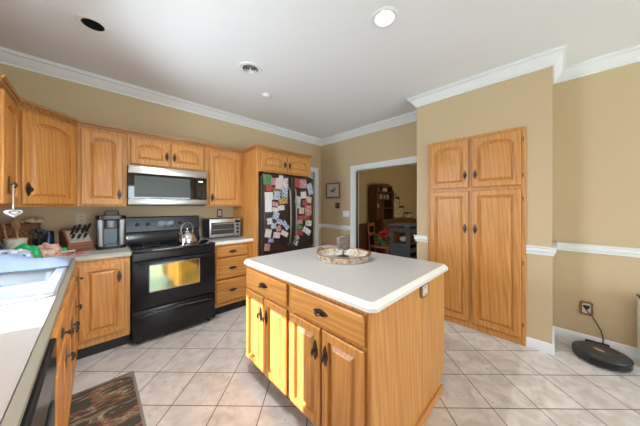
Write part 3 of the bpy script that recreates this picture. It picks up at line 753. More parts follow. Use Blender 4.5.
# ------------------------------------------------------------------ island
IX0, IX1, IY0, IY1 = .887, 1.865, .575, 1.772
t = thing('island_cabinet', 'oak kitchen island cabinet with two drawers and four doors facing the sink', 'cabinet', ((IX0+IX1)/2, (IY0+IY1)/2, 0)); hx, hy = (IX1-IX0)/2, (IY1-IY0)/2
MB().box(-hx, hx, -hy+.021, hy-.021, .112, .874, .002).build('carcass', oak, t)
for s in (-1, 1):
    y0, y1 = (-hy, -hy+.02) if s < 0 else (hy-.02, hy)
    m = MB(); P = [(-hx+.075, 0), (hx-.075, 0), (hx-.075, .112), (hx, .112), (hx, .874), (-hx, .874), (-hx, .112), (-hx+.075, .112)]
    m.prism(P, y0, y1); e = m.build('end_panel', oak, t)
    yb = y0-.013 if s < 0 else y1+.0005
    MB().prism([(-hx+.065, 0), (hx-.065, 0), (hx-.065, .04), (hx-.068, .055), (-hx+.068, .055), (-hx+.065, .04)], yb, yb+.0125).build('base_moulding', oak_x, e)
# corner stile on the near end panel
MB().box(hx-.408, hx-.406, -hy-.0008, -hy+.001, .1, .77).build('panel_seam', oak_trim, t)
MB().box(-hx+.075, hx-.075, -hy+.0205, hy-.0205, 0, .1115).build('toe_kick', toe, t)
MI = T(-hx, hy, 0) @ Rz(-PI/2)
yy = lambda wy: IY1 - wy            # world y -> position along the front
cab_drawer(t, yy(1.735), yy(1.195), .705, .85, oak_y, MI); cab_drawer(t, yy(1.15), yy(.605), .705, .85, oak_y, MI)
cab_door(t, yy(1.735), yy(1.472), .135, .685, 0, yy(1.50), .56, M=MI, st=.045); cab_door(t, yy(1.458), yy(1.195), .135, .685, 0, yy(1.425), .56, M=MI, st=.045)
cab_door(t, yy(1.15), yy(.885), .135, .685, 0, yy(.918), .56, M=MI, st=.045); cab_door(t, yy(.872), yy(.605), .135, .685, 0, yy(.842), .56, M=MI, st=.045)
MO = T(hx, -hy, 0) @ Rz(PI/2)
for a, b, h in ((.04, .3, .27), (.31, .57, .34), (.63, .89, .86), (.9, 1.16, .93)): cab_door(t, a, b, .135, .85, 0, h, .6, M=MO, st=.045)
# copper outlet plate on the end panel
outlet('outlet', 'copper-toned outlet plate on the end panel of the island', (1.478, IY0, .823), 0, plain('copper_plate', (.28, .14, .075), .4, metal=.6), .127, .094, r=.04)
# island top with clipped corner and chamfered edge
TX0, TX1, TY0, TY1 = .862, 1.893, .548, 1.797
def clip(i, c=.028):
    c2 = c
    return [(TX0+i, TY0+c2+i*.41), (TX0+c2+i*.41, TY0+i), (TX1-c2-i*.41, TY0+i), (TX1-i, TY0+c2+i*.41), (TX1-i, TY1-c2-i*.41), (TX1-c2-i*.41, TY1-i), (TX0+c2+i*.41, TY1-i), (TX0+i, TY1-c2-i*.41)]
t = thing('island_countertop', 'beige laminate countertop of the kitchen island', 'countertop', (0, 0, 0))
MB().loops([[(x, y, .8755) for x, y in clip(.02)], [(x, y, CT) for x, y in clip(.0225)]]).build('top', lam, t, smooth=False)
MB().loops([[(x, y, .8757) for x, y in clip(.02)], [(x, y, .8757) for x, y in clip(0)], [(x, y, CT-.022) for x, y in clip(0)], [(x, y, CT) for x, y in clip(.022)]], False, False).build('edge', lam_edge, t, smooth=False)

# tray and candle holder
TC = (1.47, 1.225)
t = thing('round_tray', 'round birch bark tray with mirrored base on the island', 'tray', (*TC, CT), -1.24)
MB().lathe([(.20, 0), (.212, .002), (.220, .036), (.224, .042), (.214, .046), (.208, .04), (.2, .013)], seg=48, cap0=True, cap1=False).build('rim', birch, t)
MB().lathe([(.1995, .010), (.1995, .0135)], seg=48).build('base', mirror, t)
MB().tube([(.217*math.cos(2*PI*k/48), .217*math.sin(2*PI*k/48), .047) for k in range(48)], .0055, 6, True).build('rim_band', rope, t)
for s in (-1, 1):
    a0 = PI/2*(1-s)
    pts = [(.219*math.cos(a0+q), .219*math.sin(a0+q), .050+.018*math.sin((q+.3)/.6*PI)) for q in [-.3+.6*k/10 for k in range(11)]]
    MB().tube(pts, .007, 8).build('handle', rope, t)
t = thing('candle_holder', 'metal lattice candle holder on a slim stem standing in the tray', 'candle holder', (TC[0]+.0, TC[1]+.0, CT+.0137))
MB().lathe([(.048, 0), (.048, .004), (.03, .01), (.008, .018)], seg=28).build('base', pewter, t)
MB().cyl((0, 0, .016), (0, 0, .062), .006).build('stem', pewter, t)
MB().lathe([(.05, .062), (.052, .066), (.0, .067)], seg=28, cap1=False).build('cup', pewter, t)
m = MB(); R_ = .051
for k in range(14):
    for d in (-1, 1):
        pts = [(R_*math.cos(2*PI*k/14 + d*q*.9), R_*math.sin(2*PI*k/14 + d*q*.9), .068 + .105*q) for q in [j/6 for j in range(7)]]
        m.tube(pts, .0028, 5)
for z in (.07, .172): m.tube([(R_*math.cos(2*PI*i/28), R_*math.sin(2*PI*i/28), z) for i in range(28)], .0035, 6, True)
m.build('lattice_shade', lattice_m, t)

# ------------------------------------------------------------------ ceiling fittings
def can(c, label, lit, power=0):
    t = thing('recessed_light', label, 'ceiling light', (c[0], c[1], H))
    r = c[2]
    MB().lathe([(r-.004, .001), (r-.006, -.005), (r+.010, -.009), (r+.024, -.004), (r+.026, -.0005)], seg=36, cap0=False, cap1=False).build('trim_ring', whitepl, t)
    MB().lathe([(r-.0055, -.001), (r-.006, .02), (r-.007, .08), (r-.02, .1)], seg=36, cap0=False, cap1=True).build('baffle', whitepl if lit else black_m, t)
    if lit:
        MB().ball((0, 0, .072), .036, sc=(1, 1, .6)).build('bulb', lens, t)
        ld = bpy.data.lights.new('can_light', 'SPOT'); lo = bpy.data.objects.new('can_light', ld); COL.objects.link(lo); lo.parent = t
        lo.location = (0, 0, .004); ld.energy = power; ld.spot_size = math.radians(150); ld.spot_blend = .7; ld.shadow_soft_size = .05; ld.color = (.86, .94, 1)
    else: MB().ball((0, 0, .075), .03).build('bulb', plain('unlit_bulb', (.12, .12, .12), .3), t)
can(CANS[0], 'unlit recessed ceiling light with black baffle above the sink corner', False)
can(CANS[1], 'lit recessed ceiling light above the island', True, 8)
can(CANS[2], 'added recessed fill light out of view over the aisle beside the sink', True, 60)  # unseen can added to brighten the dark floor and cabinet fronts
can(CANS[3], 'added recessed fill light behind the camera on the right', True, 6)  # unseen can added as fill from behind
can(CANS[4], 'added recessed fill light behind the camera on the left', True, 12)  # another unseen can added as rear fill
t = thing('ceiling_vent', 'round white ceiling vent with concentric rings', 'vent', (1.12, 2.15, H))
MB().lathe([(.075, -.0005), (.075, -.006), (.112, -.010), (.118, -.0005)], seg=36, cap0=False, cap1=False).build('flange', whitepl, t)
MB().lathe([(.0745, -.0006), (.0, -.0012)], seg=36, cap1=False).build('throat_shade', black_m, t)  # flat black disc stands in for the shade inside the vent
for i, r in enumerate((.052, .030)):
    MB().lathe([(r, -.002), (r+.005, -.009), (r+.0075, -.009), (r+.0025, -.002)], seg=32, cap0=False, cap1=False).build('ring', whitepl, t)
MB().lathe([(.012, -.0015), (.014, -.012), (.0, -.014)], seg=20, cap0=False, cap1=False).build('hub', whitepl, t)
t = thing('smoke_detector', 'small white disc on the ceiling beside the round vent', 'smoke detector', (1.525, 2.52, H))
MB().lathe([(.056, -.0005), (.056, -.01), (.05, -.013)], seg=32, cap0=False).build('base', whitepl, t)
MB().lathe([(.048, -.0135), (.045, -.03), (.03, -.036), (0, -.037)], seg=32, cap0=True, cap1=False).build('cover', whitepl, t)

# ------------------------------------------------------------------ things on the walls
t = thing('picture_frame', 'small framed bird print on the tan wall left of the doorway', 'picture', (XR, 3.12, 1.665), -PI/2)
m = MB()
for a in ((-.19, .19, .13, .155), (-.19, .19, -.155, -.13), (-.19, -.165, -.13, .13), (.165, .19, -.13, .13)): m.box(a[0], a[1], -.022, -.0005, a[2], a[3], .002)
m.build('frame', plain('frame_wood', (.2, .12, .07), .5), t)
MB().box(-.1645, .1645, -.006, -.0005, -.1295, .1295).build('mat_board', plain('mat_board', (.60, .53, .45), .8), t)
m = MB(); m.ball((-.005, -.0075, -.005), .05, sc=(1.1, .03, .55)); m.ball((.045, -.0075, .03), .022, sc=(1, .06, 1)); m.ball((-.062, -.0075, -.012), .03, sc=(1.2, .04, .25)); m.box(-.05, .06, -.0078, -.0068, -.04, -.035)
m.build('print', plain('print_ink', (.13, .13, .15), .8), t)
t = thing('wall_plaque', 'small dark square plaque under the framed bird print', 'plaque', (XR, 3.0, 1.36), -PI/2)
MB().box(-.052, .052, -.016, -.0005, -.052, .052, .004).build('plate', black_m, t); MB().box(-.022, .022, -.019, -.0165, -.022, .022, .003).build('inset', plain('plaque_inset', (.16, .1, .06), .4), t)
t = thing('light_switch', 'white triple light switch plate beside the doorway casing', 'light switch', (XR, 2.785, 1.20), -PI/2)
MB().box(-.08, .08, -.007, -.0005, -.057, .057, .003).build('plate', whitepl, t)
for xx in (-.046, 0, .046): MB().box(xx-.006, xx+.006, -.02, -.0072, -.012, .014, .002).build('toggle', whitepl, t)
# outlet at the right with the robot's cord
t = thing('outlet', 'outlet with rust-coloured decorative plate low on the right wall', 'outlet', (XR, -.222, .352), -PI/2)
m = MB(); m.prism([(p[0], p[1]) for p in rrect(-.044, .044, -.066, .066, .02, 0)], -.009, -.0005); m.build('plate', rust, t)
f = MB().prism([(p[0], p[1]) for p in rrect(-.027, .027, -.046, .046, .012, 0)], -.012, -.0095).build('socket', plain('pale_socket', (.6, .56, .48), .5), t)
m = MB(); m.ball((-.010, -.013, .018), .014, sc=(1, .25, 1)); m.ball((.010, -.013, .018), .014, sc=(1, .25, 1)); m.prism([(-.023, .016), (.023, .016), (0, -.022)], -.0155, -.0125); m.build('plug_heart', black_m, f)
# robot vacuum and dock
t = thing('robot_vacuum', 'round black robot vacuum on the tile floor below the rust outlet', 'robot vacuum', (3.145, -.285, 0), 1.1)
MB().lathe([(.15, .012), (.165, .02), (.17, .035), (.17, .07), (.163, .082), (.15, .086)], seg=48).build('body', dkgrey, t)
MB().lathe([(.149, .0862), (.147, .089), (.11, .0905), (.0, .0905)], seg=48, cap1=False).build('top_cover', plain('robot_top', (.045, .043, .036), .3), t)
m = MB(); m.loops([[(.1715*math.cos(a), .1715*math.sin(a), z) for a in [PI*.5+PI*k/24 for k in range(25)]] for z in (.03, .075)] , False, False, closed=False); m.build('bumper', black, t)
MB().lathe([(.035, 0), (.034, .002), (0, .0022)], seg=28, cap1=False, M=T(.01, 0, .0907) @ Matrix.Diagonal((1, .5, 1, 1))).build('button', plain('robot_button', (.42, .36, .26), .35), t)
m = MB(); m.tube([(.1*math.cos(2*PI*k/32), .1*math.sin(2*PI*k/32), .0912) for k in range(32)], .0015, 5, True); m.build('seam_ring', black_m, t)
for s in (-1, 1): MB().cyl((0, s*.11-.01, .03), (0, s*.11+.01, .03), .03).build('wheel', black_m, t)
t = thing('charging_dock', 'black charging dock with brown cord behind the robot vacuum', 'charger', (3.385, -.262, 0))
m = MB(); m.box(-.075, .025, -.09, .07, 0, .012, .004); m.box(.0, .025, -.10, .05, .012, .062, .008, 2); m.build('base', black_m, t)
MB().tube([(.036, .04, .33), (.02, .01, .30), (.022, -.02, .24), (.026, -.05, .17), (.022, -.062, .10), (.012, -.06, .06)], .0045, 8).build('power_cord', cord_m, t)
MB().tube([(.005, -.088, .008), (.012, -.14, .006), (.008, -.2, .006)], .004, 6).build('floor_cord', black_m, t)
# white framed appliance at the right edge
t = thing('electric_heater', 'white framed heater with dark grille standing at the right edge', 'heater', (3.26, -.80, 0))
m = MB()
for y0, y1 in ((-.28, -.255), (.255, .29)): m.box(-.03, .12, y0, y1, .02, .575, .004)
m.box(-.03, .12, -.2545, .2545, .53, .575, .004); m.box(-.03, .12, -.2545, .2545, .02, .07, .004); m.build('frame', whitepl, t)
m = MB(); m.box(0, .1, -.254, .254, .0705, .5295); m.build('grille', black_m, t)
MB().box(-.02, .1, .24, .30, .5755, .585, .002).build('top_clip', black_m, t)
MB().box(0, .1, -.25, .26, 0, .0195).build('foot', black_m, t)

# ------------------------------------------------------------------ rug
t = thing('kitchen_rug', 'dark floral rug with orange and cream strokes on the tile in front of sink', 'rug', (0, 0, 0))
MB().box(-.195, .205, 1.1, 2.385, 0.0005, .007).build('pile', rugm, t, smooth=False)
m = MB(); m.box(.2055, .222, 1.1, 2.40, .0005, .008, .002); m.box(-.195, .2054, 2.3855, 2.40, .0005, .008, .002); m.build('border', plain('rug_border', (.26, .24, .21), .9), t)

# ------------------------------------------------------------------ counter clutter
# coffee maker
t = thing('coffee_maker', 'black and silver pod coffee maker on the counter left of the stove', 'coffee maker', (.112, 3.28, CT), .04); cw = .115
m = MB(); m.prism([(p[0], p[1]) for p in rrect(-cw, cw, -.145, .14, .05, 0)], 0, .03, 'xy'); m.build('base', black, t)
m = MB(); m.prism([(-cw+.014, .02), (-cw+.014, .135), (cw-.014, .135), (cw-.014, .02)], .0305, .30, 'xy'); m.build('tank_body', dkgrey, t)
for s in (-1, 1):
    m = MB(); m.loops([[(p[0], p[1], z) for p in rrect(*(sorted((s*.055, s*(cw-.014+.012*k)))), -.125, .019, .02, 0)] for z, k in ((.0305, 0), (.15, .4), (.295, 1))]); m.build('side_column', plain('grey_metal', (.30, .30, .30), .45, metal=.8), t)
MB().box(-.054, .054, -.03, .018, .0305, .2, .002).build('cup_bay', plain('blue_black_panel', (.035, .055, .08), .25), t)
MB().lathe([(.04, .2005), (.05, .215), (.05, .285)], (0, -.075, 0)).build('brew_head', plain('head_metal', (.25, .25, .25), .5, metal=.8), t)
m = MB(); m.prism([(p[0], p[1]) for p in rrect(-cw, cw, -.135, .135, .05, 0)], .3005, .335, 'xy'); m.build('lid', black, t)
MB().tube([(-.05, -.1, .33), (-.052, -.11, .37), (-.04, -.112, .385), (.04, -.112, .385), (.052, -.11, .37), (.05, -.1, .33)], .008, 8).build('handle', dkgrey, t)
MB().box(-.048, .048, -.134, -.03, .0305, .036, .002).build('drip_grate', steel, t)

# knife block with knives
KB = (-.135, 3.25, CT); KR = .36
t = thing('knife_block', 'reddish wooden knife block between the utensils and coffee maker', 'knife block', KB, KR)
kprof = [(-.10, 0), (-.10, .085), (.015, .20), (.065, .215), (.10, .19), (.10, 0)]
MB().prism(kprof, -.088, .088, 'yz').build('block', cherry, t)
face = MB().prism([(-.088, .098), (-.0865, .0995), (.004, .190), (.0025, .1915)], -.07, .07, 'yz')
MB().prism([(-.0975, .089), (-.099, .0905), (.0065, .196), (.008, .1945)], -.075, .075, 'yz').build('slot_plate', plain('slot_plate', (.38, .33, .26), .4), t)
nrm = Vector((0, -.707, .707))
KN = [(-.055, .15, 'black knife at the left end of the block\'s top row'), (-.018, .16, 'second black knife handle from left in the block\'s top row'), (.02, .155, 'third black knife handle from left in the block\'s top row'), (.056, .165, 'black knife at the right end of the block\'s top row'),
      (-.06, .115, 'lower black knife handle at the left of the block'), (-.02, .11, 'lower middle black knife handle in the block'), (.025, .115, 'lower right black knife handle in the block')]
for kx, kz, lab in KN:
    ky = -.0975 + (kz-.089) - .004
    top = .11 if kz > .13 else .06
    M = T(*KB) @ Rz(KR)
    p0 = M @ (Vector((kx, ky, kz)) + nrm*.003); d_ = (M.to_3x3() @ (nrm + Vector((.12, 0, .25)))).normalized()
    k = thing('kitchen_knife', lab, 'knife', p0, 0, 'knives in the block')
    m = MB(); m.tube([(0, 0, 0), d_*.02], .008, 8); m.build('bolster', steel, k)
    m = MB(); m.tube([d_*.0205, d_*(.03), d_*top, d_*(top+.012)], [.008, .0105, .011, .006], 8); m.build('handle', black_m, k)

def lump(name, mat, loc, sx, sy, h, label, cat, seed=0, n=26, rough=.35, group=None):
    """crumpled soft mound"""
    rnd = random.Random(seed); ph = [(rnd.uniform(3, 9), rnd.uniform(3, 9), rnd.uniform(0, 6)) for _ in range(5)]
    m = MB(); V = []
    for j in range(n+1):
        row = []
        for i in range(n+1):
            u, v = 2*i/n-1, 2*j/n-1
            e = max(0, (1-u**4)*(1-v**4))**.5
            wv = sum(math.sin(a*u+b*v+c) for a, b, c in ph)/5
            row.append(m.bm.verts.new((u*sx*(1+.06*wv), v*sy*(1+.05*wv), max(.002, h*e*(.72+rough*wv)))))
        V.append(row)
    for j in range(n):
        for i in range(n): m.bm.faces.new((V[j][i], V[j][i+1], V[j+1][i+1], V[j+1][i]))
    edge = [V[0][i] for i in range(n)] + [V[j][n] for j in range(n)] + [V[n][i] for i in range(n, 0, -1)] + [V[j][0] for j in range(n, 0, -1)]
    bot = [m.bm.verts.new((v.co.x, v.co.y, 0)) for v in edge]; k = len(edge)
    for i in range(k): m.bm.faces.new((edge[i], bot[i], bot[(i+1) % k], edge[(i+1) % k]))
    m.bm.faces.new(bot)
    return tag(m.build(name, mat, loc=loc), label, cat, group)
# towel over the far rim of the sink
def towel():
    m = MB(); n = 34; V = []
    for j in range(n+1):
        row = []
        for i in range(n+1):
            u, v = i/n, j/n
            x = -.745 + .615*u; y = 2.37 + .30*v + .03*math.sin(5*u)
            h = .10*math.exp(-((u-.42)/.3)**2)*math.sin(PI*min(1, v*1.15))**1.0 if v < .87 else 0
            h += .045*math.exp(-((u-.9)/.13)**2)*math.sin(PI*v) + .012*math.sin(9*u+4*v)*math.sin(PI*v)
            z = CT + .019 + max(0, h)
            row.append(m.bm.verts.new((x, y, z)))
        V.append(row)
    for j in range(n):
        for i in range(n): m.bm.faces.new((V[j][i], V[j][i+1], V[j+1][i+1], V[j+1][i]))
    o = m.build('dish_towel', towel_m)
    md = o.modifiers.new('thick', 'SOLIDIFY'); md.thickness = .006; md.offset = 1
    return tag(o, 'pale blue towel bunched along the far edge of the sink', 'towel')
towel()
lump('cloth_bundle', bluewhite, (-.47, 2.80, CT), .13, .075, .135, 'blue and white patterned cloth bundle behind the towel at far left', 'cloth', 3)
lump('snack_bag', green_pl, (-.405, 2.965, CT), .085, .05, .145, 'bright green plastic bag on the counter below the wooden spoons', 'bag', 5)
lump('plaid_cloth', peach, (-.29, 3.075, CT), .075, .062, .125, 'crumpled pink and peach plaid cloth beside the green bag', 'cloth', 8)
lump('red_mat', pinkmat, (-.15, 3.03, CT), .08, .045, .012, 'thin red and pink mat in front of the knife block', 'mat', 4)
t = thing('cookie_jar', 'navy glazed round jar at the far left of the counter clutter', 'jar', (-.61, 3.03, CT))
MB().lathe([(.05, 0), (.085, .02), (.098, .07), (.092, .12), (.075, .15)], seg=32).build('pot', navy, t); MB().lathe([(.074, .1505), (.06, .17), (.02, .185), (.012, .195), (.014, .205), (0, .21)], seg=32, cap1=False).build('lid', navy, t)
t = thing('utensil_crock', 'cream ceramic utensil holder under the two wooden spoons', 'utensil holder', (-.485, 3.19, CT))
MB().lathe([(.055, 0), (.06, .01), (.062, .14), (.066, .158), (.06, .16), (.056, .15), (.053, .012)], seg=32).build('pot', ceramic, t)
def spoon(tip, bowl, lab, wd=.032, ox=0, group='wooden spoons in the crock'):
    a = Vector((-.485+ox, 3.19, CT+.03)); b = Vector(tip); d = (b-a).normalized()
    m = MB(); m.tube([a, a + (b-a)*.72], .0065, 8)
    q = d.to_track_quat('Z', 'Y').to_matrix().to_4x4(); c = b - d*bowl
    L = []
    for k in range(11):
        s = k/10; r = wd*math.sin(PI*min(.98, max(.04, s)))**.7
        L.append([T(*c) @ q @ Vector((r*math.cos(2*PI*i/14), .22*r*math.sin(2*PI*i/14), -bowl + 2*bowl*s)) for i in range(14)])
    m.loops(L)
    M = m.build('wooden_spoon', spoonwood); return tag(M, lab, 'spoon', group)
spoon((-.552, 3.165, 1.24), .055, 'slim wooden spoon leaning left in the cream holder', .024, -.025)
spoon((-.485, 3.17, 1.245), .055, 'broad wooden spoon standing right of the slim one', .038, .02)
t = thing('utensil_cup', 'black cup of black utensils left of the black canister', 'utensil holder', (-.363, 3.20, CT))
MB().lathe([(.032, 0), (.036, .14), (.033, .142), (.029, .01)], seg=24).build('cup', black, t)
for i, (dx, dy, hh, lb) in enumerate(((-.03, .0, .25, 'black spatula handle leaning left in the black cup'), (.0, -.01, .265, 'black ladle upright in the black cup'), (.028, .01, .24, 'black tong handle leaning right in the black cup'))):
    m = MB(); m.tube([(-.363+dx*.3, 3.20+dy*.3, CT+.02), (-.363+dx, 3.20+dy, CT+hh-.06)], .005, 8); m.ball((-.363+dx*1.1, 3.2+dy, CT+hh-.045), .022, sc=(1, .4, 1.1))
    tag(m.build('cooking_utensil', black_m), lb, 'utensil', 'black utensils in the cup')
t = thing('canister', 'tall black canister beside the black utensil cup', 'canister', (-.318, 3.32, CT))
MB().lathe([(.040, 0), (.042, .01), (.038, .17), (.036, .175)], seg=28).build('body', plain('blue_black_metal', (.03, .05, .08), .22, metal=.6), t); MB().lathe([(.037, .1755), (.037, .195), (.03, .2)], seg=28).build('lid', black, t)
t = thing('wicker_basket', 'brown wicker basket against the wall behind the utensils', 'basket', (-.565, 3.38, CT))
m = MB(); m.loops([rrect(-.17, .17, -.065, .065, .03, 0), rrect(-.19, .19, -.078, .078, .03, .26), rrect(-.178, .178, -.066, .066, .03, .26), rrect(-.165, .165, -.055, .055, .03, .02)]); m.build('body', wicker, t)
m = MB(); m.tube([(p[0], p[1], .262) for p in rrect(-.187, .187, -.074, .074, .03, 0)], .009, 8, True); m.build('rim', rope, t)
for i, (dx, r, lb) in enumerate(((.155, .05, 'large cream seashell at the right end of the wicker basket'), (.06, .035, 'small cream seashell in the middle of the wicker basket'))):
    m = MB(); m.ball((0, 0, 0), r, sc=(1.25, .8, .55)); m.tube([(-r*.9, 0, .0), (0, -r*.2, r*.5), (r, 0, r*.1)], r*.22, 8)
    tag(m.build('seashell', shell, loc=(-.565+dx, 3.38, CT+.272+r*.5)), lb, 'seashell', 'seashells on the basket')
m = MB(); m.tube([(-.12, 0, .26), (-.04, -.01, .30), (.03, 0, .305), (.1, 0, .28)], .018, 8)
t = thing('cutting_board', 'small pale cutting board in front of the knife block', 'cutting board', (-.195, 3.12, CT))
MB().prism([(p[0], p[1]) for p in rrect(-.06, .06, -.035, .035, .02, 0)], 0.013, .027, 'xy').build('board', plain('pale_board', (.62, .55, .45), .5), t)
for a in (-.04, .04): MB().box(a-.008, a+.008, -.03, .03, 0, .0128).build('foot', black_m, t)
t = thing('green_lid', 'small bright green lid lying on the pale cutting board', 'lid', (-.215, 3.12, CT+.0272))
MB().lathe([(.026, 0), (.028, .02), (.022, .03), (.0, .032)], seg=20, cap1=False).build('cap', green_pl, t)
t = thing('spice_jar', 'small dark jar with white lid in front of the canister', 'jar', (-.30, 3.18, CT))
MB().lathe([(.027, 0), (.03, .01), (.03, .06)], seg=20).build('glass', plain('purple_glass', (.06, .02, .05), .15), t); MB().lathe([(.031, .0605), (.031, .08), (.028, .083)], seg=20).build('lid', whitepl, t)

# hanging heart
t = thing('heart_ornament', 'white and grey wooden heart hanging from the leftmost cabinet handle', 'ornament', (-.388, 2.495, 1.305), .75)
def heart(sc, y0, y1):
    P = []
    for k in range(40):
        a = 2*PI*k/40; P.append((sc*20*math.sin(a)**3, sc*(13*math.cos(a)-5*math.cos(2*a)-2*math.cos(3*a)-math.cos(4*a))*.8))
    return MB().prism(P, y0, y1)
heart(.0021, -.006, .006).build('heart', whitepl, t)
heart(.0015, -.008, -.0062).build('inlay', plain('grey_inlay', (.22, .23, .25), .7), t)
heart(.0009, -.0095, -.0082).build('inner_heart', whitepl, t)
m = MB(); m.tube([(0, 0, .02), (-.002, .0, .11), (0.0, .0, .19)], .004, 6); m.build('ribbon', plain('ribbon', (.66, .6, .5), .8), t)

# ------------------------------------------------------------------ dining room things
HX0, HX1, HYF = 5.17, 5.98, 3.18
t = thing('hutch', 'dark wood hutch with open shelves against the dining room wall', 'hutch', (HX0, HYF, 0)); hw = HX1-HX0
dp = YB-.032-HYF
MB().box(0, 1.75, -.14, dp, .06, .96, .004).build('base_cabinet', walnut, t)
MB().box(-.03, 1.78, -.17, dp, .9605, 1.0, .006).build('worktop', walnut_x, t)
for a in (0, hw-.03): MB().box(a, a+.03, 0, dp, 1.0005, 1.87).build('side', walnut, t)
MB().box(.0305, hw-.0305, dp-.015, dp, 1.0005, 1.86).build('back', wood('hutch_back', 'z', (.10, .035, .015), (.19, .075, .03)), t)
for z in (1.28, 1.52, 1.72): MB().box(.0305, hw-.0305, .01, dp-.0155, z, z+.025).build('shelf', walnut_x, t)
m = MB(); P = [(0, 1.8705), (hw, 1.8705), (hw, 1.90)] + [(hw/2+hw/2*q, 1.90+.06*math.cos(q*PI/2)) for q in (.7, .4, 0, -.4, -.7)] + [(0, 1.90)]
m.prism(P, 0, dp); m.build('crest', walnut_x, t)
for k in range(4): d = cab_door(t, .05+k*.42, .45+k*.42, .12, .70, 0, mat=walnut, M=T(0, -.14, 0)); 
for k in range(4): slab_front(.05+k*.42, .45+k*.42, .73, .92, T(0, -.14, 0)).build('drawer', walnut_x, t)
MB().box(.03, 1.72, -.1, dp-.05, 0, .0595).build('plinth', walnut_x, t)
def jar(x, z, r, h, mat, lab, cat='jar', sq=False):
    if sq: o = MB().box(-r, r, -r*.6, r*.6, 0, h, .005).build('box', mat, loc=(x, HYF+.11, z))
    else: o = MB().lathe([(r*.8, 0), (r, h*.15), (r, h*.65), (r*.5, h*.85), (r*.55, h)], seg=16).build('jar', mat, loc=(x, HYF+.11, z))
    return tag(o, lab, cat, 'ornaments on the hutch shelves')
ivory = plain('ivory_ware', (.62, .54, .42), .5); mauve = plain('mauve_ware', (.16, .10, .11), .5)
jar(5.66, 1.7455, .055, .10, ivory, 'left ivory box on the top hutch shelf', 'box', True); jar(5.79, 1.7455, .045, .105, ivory, 'right ivory box on the top hutch shelf', 'box', True)
jar(5.34, 1.7455, .08, .10, mauve, 'dark mauve box on the top hutch shelf', 'box', True)
for x, m_, lab in ((5.50, ivory, 'left cream jar on the second hutch shelf'), (5.68, plain('pale_pink', (.5, .36, .33), .5), 'pale pink jar on the second hutch shelf'), (5.87, plain('pale_grey', (.45, .42, .4), .5), 'pale grey jar at the right end of the second hutch shelf')): jar(x, 1.5455, .05, .14, m_, lab)
jar(5.36, 1.3055, .04, .12, ivory, 'small white figurine on the third hutch shelf', 'figurine')
# stepped display stand
t = thing('stepped_stand', 'stepped stand with cream patterned panels right of the hutch shelves', 'stand', (6.1, 3.22, 1.0005)); maple = blotch('cream_pattern', [(.35, .25, .14), (.60, .48, .31), (.68, .57, .40)], 14, .7)
MB().box(.02, .64, 0, .16, .012, .29).build('lower_panel', maple, t); MB().box(.02, .34, 0, .16, .30, .55).build('middle_panel', maple, t); MB().box(.03, .25, .02, .14, .56, .74, .03, 2).build('upper_panel', plain('stone_grey', (.26, .22, .17), .7), t)
m = MB()
for x0, x1, z0, z1 in ((0, .66, 0, .0115), (.6405, .66, .0115, .35), (0, .0195, .0115, .80), (.0195, .6405, .2905, .2995), (.0195, .36, .5505, .5595), (.3405, .36, .30, .62)): m.box(x0, x1, -.005, .165, z0, z1)
m.build('frame', walnut, t)
t = thing('small_box', 'small tan box with dark lid at the right end of the sideboard', 'box', (6.95-.14, 3.12, 1.0005))
MB().box(-.1, .1, -.06, .06, 0, .11).build('body', ivory, t); MB().box(-.11, .11, -.07, .07, .1105, .16).build('lid', walnut, t)
# chair with poinsettia
CH = (4.50, 2.66, 0); CR_ = 0.25
t = thing('dining_chair', 'wooden dining chair with a red and green poinsettia on it', 'chair', CH, CR_)
MB().box(-.21, .21, -.21, .19, .455, .485, .008, 2).build('seat', midwood, t)
for x in (-.19, .19):
    MB().cyl((x*.95, -.18, 0), (x*.95, -.18, .4545), .017, 10, .02).build('leg', midwood, t)
    MB().tube([(x, .21, 0), (x, .205, .46), (x, .24, .98)], .018, 10).build('leg', midwood, t)
for z, n in ((.93, 'top_rail'), (.72, 'back_rail')): MB().box(-.19, .19, .205+(z-.46)*.065, .228+(z-.46)*.065, z-.035, z+.035, .006).build(n, midwood, t)
m = MB(); m.cyl((-.18, -.18, .22), (.18, -.18, .22), .01, 8); m.cyl((-.18, -.18, .25), (-.185, .205, .25), .01, 8); m.cyl((.18, -.18, .25), (.185, .205, .25), .01, 8); m.build('stretcher', midwood, t)
t = thing('poinsettia', 'red and green poinsettia bunch resting on the wooden chair seat', 'plant', (CH[0]-.04, CH[1]-.075, .4855))
rnd = random.Random(4)
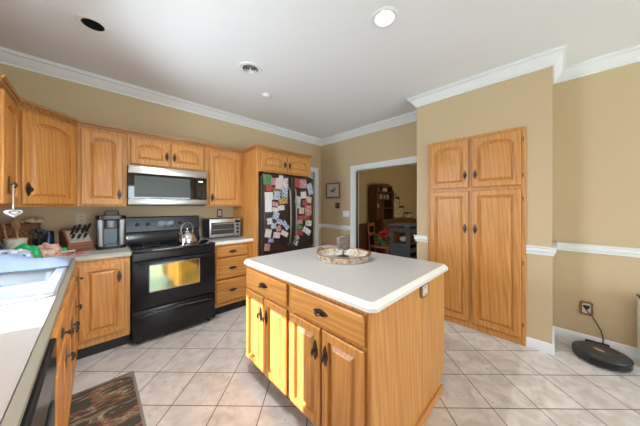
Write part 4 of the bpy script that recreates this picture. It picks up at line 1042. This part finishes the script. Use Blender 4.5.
def leaves(n, r0, zc, size, seed):
    rnd = random.Random(seed); m = MB()
    for k in range(n):
        a = rnd.uniform(0, 2*PI); e = rnd.uniform(-.5, 1.1); rr = rnd.uniform(.3, 1)*r0
        c = Vector((rr*math.cos(a)*1.1, rr*math.sin(a)*.75, zc + rr*math.sin(e)*.8))
        d = Vector((math.cos(a), math.sin(a), math.sin(e))).normalized(); s = d.cross(Vector((0, 0, 1))).normalized(); s = (s + Vector((rnd.uniform(-.6, .6), rnd.uniform(-.6, .6), rnd.uniform(-.6, .6)))).normalized()
        L_ = size*rnd.uniform(.7, 1.2); up = d.cross(s).normalized()*.006
        pts = [c - d*L_*.5, c + s*L_*.3, c + d*L_*.55, c - s*L_*.3]
        m.loops([[p + up for p in pts], [p - up for p in pts]])
    return m
leaves(50, .17, .19, .14, 1).build('red_bracts', redfl, t); leaves(46, .17, .13, .13, 2).build('leaves', leafg, t)
MB().lathe([(.06, 0), (.085, .08), (.08, .082)], seg=20).build('pot', plain('pot_brown', (.2, .09, .05), .6), t)
# learning tower
t = thing('learning_tower', 'charcoal grey toddler step tower standing just beyond the doorway', 'step stool', (4.12, 1.94, 0)); a_, b_ = .22, .19
for s in (-1, 1):
    x0, x1 = (-a_, -a_+.02) if s < 0 else (a_-.02, a_)
    m = MB()
    for (y0, y1, z0, z1) in ((-b_, -b_+.07, 0, .99), (b_-.07, b_, 0, .94), (-b_+.07, b_-.07, .88, .96), (-b_+.07, b_-.07, 0, .68)): m.box(x0, x1, y0, y1, z0, z1)
    m.build('side_panel', tower_m, t)
for s in (-1, 1):
    y0, y1 = (-b_, -b_+.018) if s < 0 else (b_-.018, b_)
    m = MB(); m.box(-a_+.0205, a_-.0205, y0, y1, .86, .94, .004); m.box(-a_+.0205, a_-.0205, y0, y1, .52, .60, .004); m.build('rail', tower_m, t)
MB().box(-a_+.0205, a_-.0205, -b_+.0185, b_-.0185, .40, .42).build('platform', tower_m, t)
MB().box(-a_+.0205, a_-.0205, -b_+.0185, b_-.0185, .66, .68).build('upper_shelf', tower_m, t)
MB().box(-a_-.02, a_+.02, -b_-.02, b_+.02, .9905, 1.02, .006).build('top_board', plain('grey_top', (.10, .10, .11), .4), t)
m = MB(); m.ball((0, 0, .055), .055, sc=(1.6, 1.3, 1)); tag(m.build('cushion', cream, loc=(4.09, 1.95, .6805)), 'rolled cream cloth inside the grey step tower', 'cloth')
